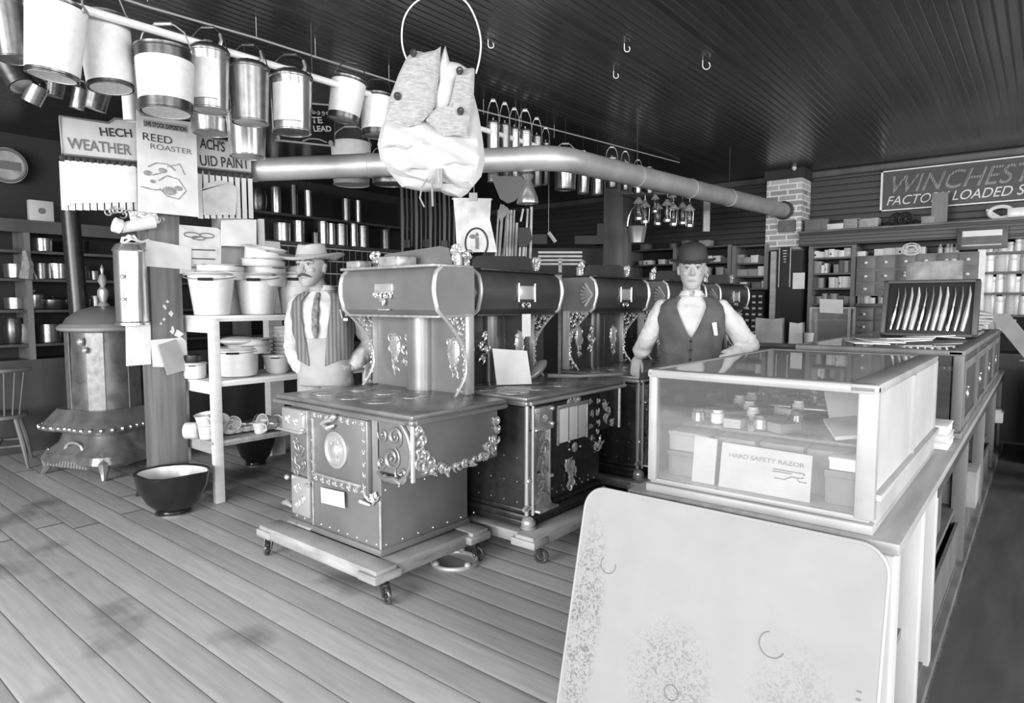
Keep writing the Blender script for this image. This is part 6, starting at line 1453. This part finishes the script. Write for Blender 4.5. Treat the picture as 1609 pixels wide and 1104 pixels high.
def torso(b, off, z0, z1, n=36, yaw=0., sx=1., sy=1.):
    zs2 = [z0+(z1-z0)*i/24 for i in range(25)]; rings = []; Rz = Matrix.Rotation(yaw, 3, 'Z')
    for z in zs2: rings.append([b.m.verts.new(Rz @ torso_pt(2*PI*k/n, z, off, sx, sy)) for k in range(n)])
    for a, c in zip(rings, rings[1:]): b.skin(a, c)
    b.m.faces.new(rings[0][::-1]); b.m.faces.new(rings[-1])
def head_mesh(b, hc, R):
    """hc = head centre (between the ears); R = 3x3, face towards -y"""
    def P(x, y, z): return hc + R @ Vector((x*1.15, y*1.07, z*1.04))
    rings = []
    pr = [(-.118, .022, .028, -.062), (-.108, .036, .042, -.050), (-.088, .050, .062, -.034), (-.06, .060, .080, -.014), (-.03, .067, .092, -.002), (0, .072, .097, .004), (.03, .075, .100, .006), (.06, .074, .098, .006), (.09, .064, .084, .008), (.112, .042, .056, .008), (.122, .015, .022, .008)]
    n = 28
    for z, rx, ry, cy in pr:
        ring = []
        for k in range(n):
            a = 2*PI*k/n; x = rx*math.cos(a); y = ry*math.sin(a)
            ring.append(b.m.verts.new(P(x, cy+y, z)))
        rings.append(ring)
    for a, c in zip(rings, rings[1:]): b.skin(a, c)
    b.m.faces.new(rings[0][::-1]); b.m.faces.new(rings[-1])
    b.tube([P(0, -.088, .022), P(0, -.099, .002), P(0, -.112, -.020), P(0, -.100, -.030)], [.008, .010, .0125, .010], 10)      # nose
    for s_ in (-1, 1):
        b.sph(P(s_*.011, -.098, -.027), (.008, .010, .007), 8)
        b.tube([P(s_*.010, -.090, .030), P(s_*.030, -.090, .035), P(s_*.052, -.072, .028)], [.008, .010, .007], 8)               # brow
        b.sph(P(s_*.036, -.064, -.018), (.022, .022, .018), 10, R)                                                             # cheek
        b.sph(P(s_*.028, -.076, .012), (.016, .011, .009), 10, R)                                                              # eyelid mound
        b.sph(P(s_*.076, .012, -.004), (.010, .020, .033), 10, R); b.sph(P(s_*.080, .016, .010), (.008, .018, .018), 8, R)       # ear
    b.tube([P(-.020, -.088, -.062), P(0, -.096, -.061), P(.020, -.088, -.062)], [.005, .0075, .005], 8); b.tube([P(-.017, -.087, -.070), P(0, -.094, -.072), P(.017, -.087, -.070)], [.005, .008, .005], 8)
    b.sph(P(0, -.078, -.100), (.022, .018, .016), 10, R)
    return P
def face_parts(P, R, root, moust, brow=True):
    for s_ in (-1, 1):
        b = B(); b.sph(P(s_*.028, -.083, .012), (.0125, .006, .0055), 12, R); e = b.build('eye', mat('eye_white', .72, .3), root)
        b = B(); b.sph(P(s_*.029, -.0885, .012), (.0052, .002, .0052), 10, R); b.tube([P(s_*.014, -.088, .018), P(s_*.028, -.0915, .0205), P(s_*.042, -.085, .017)], .0022, 6); b.build('iris', HAIR, e)
        b = B(); b.tube([P(s_*.012, -.099, .036), P(s_*.030, -.099, .043), P(s_*.052, -.082, .035)], [.003, .0045, .0025], 6); b.build('eyebrow', mat('brow_hair', .22, .8), root)
    b = B(); b.tube([P(-.020, -.094, -.066), P(0, -.1005, -.066), P(.020, -.094, -.066)], .0017, 6); b.build('mouth_line', mat('lip_shade', .30, .6), root)
    if moust:
        b = B(); b.tube([P(-.044, -.082, -.062), P(-.028, -.097, -.053), P(-.006, -.108, -.045), P(0, -.107, -.047), P(.006, -.108, -.045), P(.028, -.097, -.053), P(.044, -.082, -.062)], [.003, .007, .009, .007, .009, .007, .003], 8, flat=.7); b.build('moustache', mat('moustache', .26, .8), root)
def hair_cap(P, R, root):
    b = B(); n = 24; rings = []
    for z, rx, ry, cy in ((-.022, .064, .072, .032), (.0, .0705, .086, .022), (.03, .079, .100, .012), (.07, .079, .100, .010), (.10, .062, .08, .01), (.122, .03, .04, .008)):
        rings.append([b.m.verts.new(P(rx*math.cos(a), cy+ry*math.sin(a)*(1 if math.sin(a) > -.15 else (.72 if z > .06 else .15)), z)) for a in [2*PI*k/n for k in range(n)]])
    for a, c in zip(rings, rings[1:]): b.skin(a, c)
    b.m.faces.new(rings[-1]); b.build('hair', HAIR, root)
def vest(root, yaw, m, zb_, vz, open_w, bottom_w, point, sx=1., sy=1., off=.020, name='vest'):
    """waistcoat wrapped on the torso, open in a V at the front (front is -y)"""
    b = B(); n = 150; nz = 90; Rz = Matrix.Rotation(yaw, 3, 'Z'); grid = []
    for j in range(nz+1):
        row = []; z_ = zb_+(1.462-zb_)*j/nz; w2 = open_w*max(0, (z_-vz)/(1.44-vz))+bottom_w+.006
        for k in range(n+1):
            km = w2+(2*PI-2*w2)*k/n; dphi = min(km, 2*PI-km); phi = -PI/2+km
            zlow = zb_-point*max(0, 1-abs(dphi-bottom_w-.12)/.55); z = zlow+(1.462-zlow)*j/nz
            v = Rz @ torso_pt(phi, z, off+.0025*math.sin(km*9+z*14)+.002*math.sin(z*60+km*2), sx, sy); row.append((b.m.verts.new(v), km, z))
        grid.append(row)
    for j in range(nz):
        for k in range(n):
            km = grid[j][k][1]; z = grid[j][k][2]
            if z > 1.27:
                e_ = ((abs(abs(km-PI)-PI/2))/.46)**2+((z-1.395)/.115)**2
                if e_ < 1: continue
            b.m.faces.new((grid[j][k][0], grid[j][k+1][0], grid[j+1][k+1][0], grid[j+1][k][0]))
    loose = [v for v in b.m.verts if not v.link_faces]; bmesh.ops.delete(b.m, geom=loose, context='VERTS')
    o = b.build(name, m, root); s_ = o.modifiers.new('thick', 'SOLIDIFY'); s_.thickness = .008; s_.offset = 1; return o
def person(label, loc, rz, headc, headrot, yaw, arms, shirt_m, trou_m, moust, sx=1., sy=1., waist=1.02):
    root = None
    R = Euler(headrot).to_matrix(); hc = Vector(headc)
    b = B(); P = head_mesh(b, hc, R)
    neck0 = Vector((0, .0, 1.42)); cap(b, [neck0, hc+R @ Vector((0, .022, -.07))], [.062, .056], 16)
    torso(b, -.012, .86, 1.485, yaw=yaw, sx=sx, sy=sy)
    Rz = Matrix.Rotation(yaw, 3, 'Z')
    for s_ in (-1, 1):
        hip = Rz @ Vector((s_*.09, 0, .90)); kn = Rz @ Vector((s_*.10, -.02, .48)); an = Rz @ Vector((s_*.11, .01, .09))
        cap(b, [hip, (hip+kn)/2, kn, kn*.6+an*.4, an], [.085, .075, .055, .052, .038], 14)
        cap(b, [an+Vector((0, .02, -.045)), an+Rz @ Vector((0, -.09, -.055)), an+Rz @ Vector((s_*.01, -.16, -.062))], [.04, .036, .026], 12)
    for sh, el, wr_, hd, sd, pn, curl in arms:
        sh, el, wr_ = Vector(sh), Vector(el), Vector(wr_); cap(b, [sh, (sh+el)/2, el, el*.45+wr_*.55, wr_], [.050, .044, .036, .034, .026], 14); hand(b, wr_+(wr_-el).normalized()*.01, hd, sd, pn, curl)
    root = b.build('person', SKIN, None); remesh(root, .0042, 3); root.location = loc; root.rotation_euler = (0, 0, rz); tag(root, label, 'person')
    face_parts(P, R, root, moust); hair_cap(P, R, root)
    b = B(); torso(b, .008, .88, 1.470, yaw=yaw, sx=sx, sy=sy)
    for sh, el, wr_, hd, sd, pn, curl in arms:
        sh, el, wr_ = Vector(sh), Vector(el), Vector(wr_); m1 = (sh+el)/2; m2 = (el+wr_)/2; w3 = el+(wr_-el)*.94
        sa = (el-wr_).normalized()
        cap(b, [sh, sh*.6+el*.4, sh*.25+el*.75+Vector((0, 0, -.01)), el, m2+Vector((0, 0, -.012)), m2*.4+w3*.6, w3], [.070, .072, .070, .058, .062, .056, .036], 16)
        for k in range(4):
            q = sh+(el-sh)*(.35+.18*k); b.sph(q, (.068, .068, .012), 12, (el-sh).to_track_quat('Z', 'Y').to_matrix())
    sh_ = b.build('shirt', shirt_m, root); remesh(sh_, .007, 4); dm = sh_.modifiers.new('folds', 'DISPLACE'); dm.texture = FOLDS; dm.strength = .022; dm.mid_level = .5; dm.texture_coords = 'LOCAL'
    b = B(); torso(b, .018, .86, waist, yaw=yaw, sx=sx, sy=sy)
    for s_ in (-1, 1):
        hip = Rz @ Vector((s_*.09, 0, .88)); kn = Rz @ Vector((s_*.10, -.02, .48)); an = Rz @ Vector((s_*.11, .01, .10)); cap(b, [hip, kn, an], [.10, .078, .066], 14)
    tr_ = b.build('trousers', trou_m, root); remesh(tr_, .008, 4)
    b = B()
    for s_ in (-1, 1):
        an = Rz @ Vector((s_*.11, .01, .09)); cap(b, [an+Vector((0, .02, -.045)), an+Rz @ Vector((0, -.09, -.05)), an+Rz @ Vector((s_*.01, -.17, -.058))], [.045, .042, .03], 12)
    remesh(b.build('shoes', BLACK, root), .008, 2)
    return root, P, R, Rz
# man with the light felt hat, behind the pale range; local x = image right, -y towards the camera
p1 = Vector((-3.80, 2.62, 0)); rz1 = math.atan2(-p1.x, p1.y)
armsL = ((( .165, -.035, 1.385), (.315, .06, 1.145), (.17, -.075, .975), (-.75, -.45, -.35), (.25, -.3, .9), (-.3, .9, .0), .8),
         ((-.155, .06, 1.385), (-.205, .10, 1.13), (-.15, -.02, .95), (.5, -.3, -.6), (.1, -.7, .6), (.9, .3, 0), .7))
m1, P1, R1, Z1 = person('man in light wide-brimmed hat, striped vest and tie, standing behind the pale range', p1, rz1, (-.072, -.035, 1.622), (0, 0, -.52), -.38, armsL, SHIRT, TROUL, True, .94, 1.05, 1.17)
VS = bpy.data.materials.new('pinstripe_cloth'); VS.use_nodes = True; nt = VS.node_tree; bs = nt.nodes['Principled BSDF']; bs.inputs['Roughness'].default_value = .9
tc = nt.nodes.new('ShaderNodeTexCoord'); wv = nt.nodes.new('ShaderNodeTexWave'); wv.inputs['Scale'].default_value = 13; wv.inputs['Distortion'].default_value = .6; nt.links.new(tc.outputs['Object'], wv.inputs[0]); cr_ = nt.nodes.new('ShaderNodeValToRGB')
cr_.color_ramp.elements[0].color = (lin(.36),)*3+(1,); cr_.color_ramp.elements[1].color = (lin(.50),)*3+(1,); nt.links.new(wv.outputs['Color'], cr_.inputs[0]); nt.links.new(cr_.outputs[0], bs.inputs['Base Color'])
vest(m1, -.38, VS, 1.03, .80, .34, .10, .04, .94, 1.05, .022)
def collar(root, Rz, z=1.482, r=.070):
    b = B(); pts = []
    n = 20
    lo = [b.m.verts.new(Rz @ Vector((r*math.cos(a), r*.95*math.sin(a)+.0, z-.018))) for a in [-PI/2+.12+ (2*PI-.24)*k/n for k in range(n+1)]]
    hi = [b.m.verts.new(Rz @ Vector(((r-.004)*math.cos(a), (r-.004)*.95*math.sin(a)+.004, z+.028))) for a in [-PI/2+.12+(2*PI-.24)*k/n for k in range(n+1)]]
    ou = [b.m.verts.new(Rz @ Vector(((r+.016)*math.cos(a), (r+.016)*math.sin(a)+.0, z-.005-.02*(k in (0, 1, n-1, n))))) for k, a in enumerate([-PI/2+.2+(2*PI-.4)*k/n for k in range(n+1)])]
    for k in range(n): b.m.faces.new((lo[k], lo[k+1], hi[k+1], hi[k])); b.m.faces.new((hi[k], hi[k+1], ou[k+1], ou[k]))
    o = b.build('collar', SHIRT, root); s_ = o.modifiers.new('thick', 'SOLIDIFY'); s_.thickness = .003
collar(m1, Z1); 
b = B(); 
tq = [Z1 @ Vector((.0, y, z)) for y, z in ((-.088, 1.455), (-.112, 1.42), (-.142, 1.33), (-.150, 1.22), (-.150, 1.17))]
b.tube(tq, [.016, .020, .026, .024, .008], 8, flat=1.0); b.build('necktie', mat('tie_cloth', .42, .8, 0, .12, 40), m1)
b = B(); q = Z1 @ torso_pt(-PI/2+.85, 1.30, .036, .94, 1.05); b.tube([q, q+Vector((-.012, -.004, .055))], .0045, 6); q2 = q+Vector((.02, 0, -.01)); b.box(q2, (.028, .010, .018)); b.build('pocket_pen', ENAM, m1)
# hat
def felt_hat(root, P, m):
    b = B(); n = 40; rings = []
    for rr, dz, k in ((.094, 0, 0), (.125, -.004, 1), (.155, .002, 1), (.172, .014, 1), (.176, .018, 1), (.172, .020, 1), (.15, .008, 1), (.12, .003, 1), (.096, .006, 0)):
        rings.append([b.m.verts.new(P(rr*1.02*math.cos(a), .006+rr*math.sin(a)*1.10, .052+dz+(.020*abs(math.cos(a))**2 if rr > .13 else 0)-(.018*max(0, -math.sin(a)) if rr > .13 else 0))) for a in [2*PI*i/n for i in range(n)]])
    for a, c in zip(rings, rings[1:]): b.skin(a, c)
    hb_ = b.build('hat', m, root)
    b = B(); rings = []
    for z, s_ in ((.050, 1.0), (.075, .99), (.10, .95), (.128, .90), (.143, .84), (.148, .70), (.140, .35), (.134, .05)):
        rings.append([b.m.verts.new(P(.083*s_*math.cos(a), .006+.103*s_*math.sin(a), z-(.014*(1-abs(math.cos(a))) if z > .12 else 0))) for a in [2*PI*i/n for i in range(n)]])
    for a, c in zip(rings, rings[1:]): b.skin(a, c)
    b.m.faces.new(rings[-1]); b.build('hat_crown', m, hb_)
    b = B(); rings = [[b.m.verts.new(P((.083+o)*math.cos(a), .006+(.103+o)*math.sin(a), z)) for a in [2*PI*i/n for i in range(n)]] for z, o in ((.056, .002), (.058, .004), (.074, .003), (.076, .001))]
    for a, c in zip(rings, rings[1:]): b.skin(a, c)
    b.build('hat_band', mat('band_grey', .55, .7), hb_)
felt_hat(m1, P1, HATL); m1.scale = (1.038,)*3
# man with the bowler hat
p2 = Vector((-1.86, 4.2, 0)); rz2 = math.atan2(-p2.x, p2.y)
hx, hy = None, None
# hand target: corner of the black range cooktop, in the man's local frame
tgt = Vector((-2.285, 4.22, .935)); inv = Matrix.Rotation(-rz2, 3, 'Z'); tl_ = inv @ (Vector((tgt.x, tgt.y, 0))-p2); tl_.z = .935
wrist = Vector((tl_.x+.02, tl_.y-.03, 1.055))
arms2 = (((-.185, 0, 1.385), (-.275, -.02, 1.20), tuple(wrist), (-.15, -.25, -.95), (.9, -.2, 0), (0, 1, -.2), .35),
         ((.185, 0, 1.385), (.385, .06, 1.145), (.17, -.055, 1.045), (-.8, .55, -.2), (0, .2, .9), (-.3, .9, 0), .8))
m2, P2, R2, Z2 = person('man in black bowler hat and dark vest, one hand resting on a range', p2, rz2, (.0, -.03, 1.645), (.06, 0, .02), 0., arms2, SHIRT, TROUD, False, 1.04, 1.05)
m2.scale = (1.014,)*3
vest(m2, 0, VESTD, .985, 1.215, .42, .0, .035, 1.04, 1.05, .022)
collar(m2, Z2)
b = B(); 
for z in (1.18, 1.12, 1.06, 1.00): b.sph(torso_pt(-PI/2, z, .035, 1.04, 1.05), .007, 8)
b.build('vest_buttons', BLACK, m2)
b = B(); q = torso_pt(-PI/2+.62, 1.24, .036, 1.04, 1.05); b.prism([(0, 0), (.022, .0), (.012, .085), (-.016, .08)], Matrix.Translation(q+Vector((0, -.006, -.02))) @ RX, .004); b.build('pocket_paper', PAPER, m2)
b = B(); 
for s_ in (-1, 1): q = torso_pt(-PI/2+s_*.75, 1.09, .034, 1.04, 1.05); b.box(q, (.11, .006, .01), Matrix.Rotation(-s_*.25, 3, 'Y'))
b.build('vest_pockets', mat('vest_pocket_grey', .24, .9), m2)  # pocket welts in a darker grey than the vest
b = B(); n = 40; rings = []
for z, s_ in ((.050, 1.0), (.07, 1.01), (.10, .99), (.135, .93), (.158, .78), (.173, .5), (.179, .2), (.180, .02)): rings.append([b.m.verts.new(P2(.084*s_*math.cos(a), .006+.102*s_*math.sin(a), z)) for a in [2*PI*i/n for i in range(n)]])
for a, c in zip(rings, rings[1:]): b.skin(a, c)
b.m.faces.new(rings[-1]); ht = b.build('hat', HATD, m2)
b = B(); rings = []
for rr, dz in ((.100, 0), (.118, -.004), (.134, .004), (.140, .014), (.137, .016), (.128, .006), (.10, .004)): rings.append([b.m.verts.new(P2(rr*.95*math.cos(a), .006+rr*math.sin(a), .050+dz+.010*math.cos(a)**2-.006*max(0, -math.sin(a)))) for a in [2*PI*i/n for i in range(n)]])
for a, c in zip(rings, rings[1:]): b.skin(a, c)
b.build('hat_brim', HATD, ht)
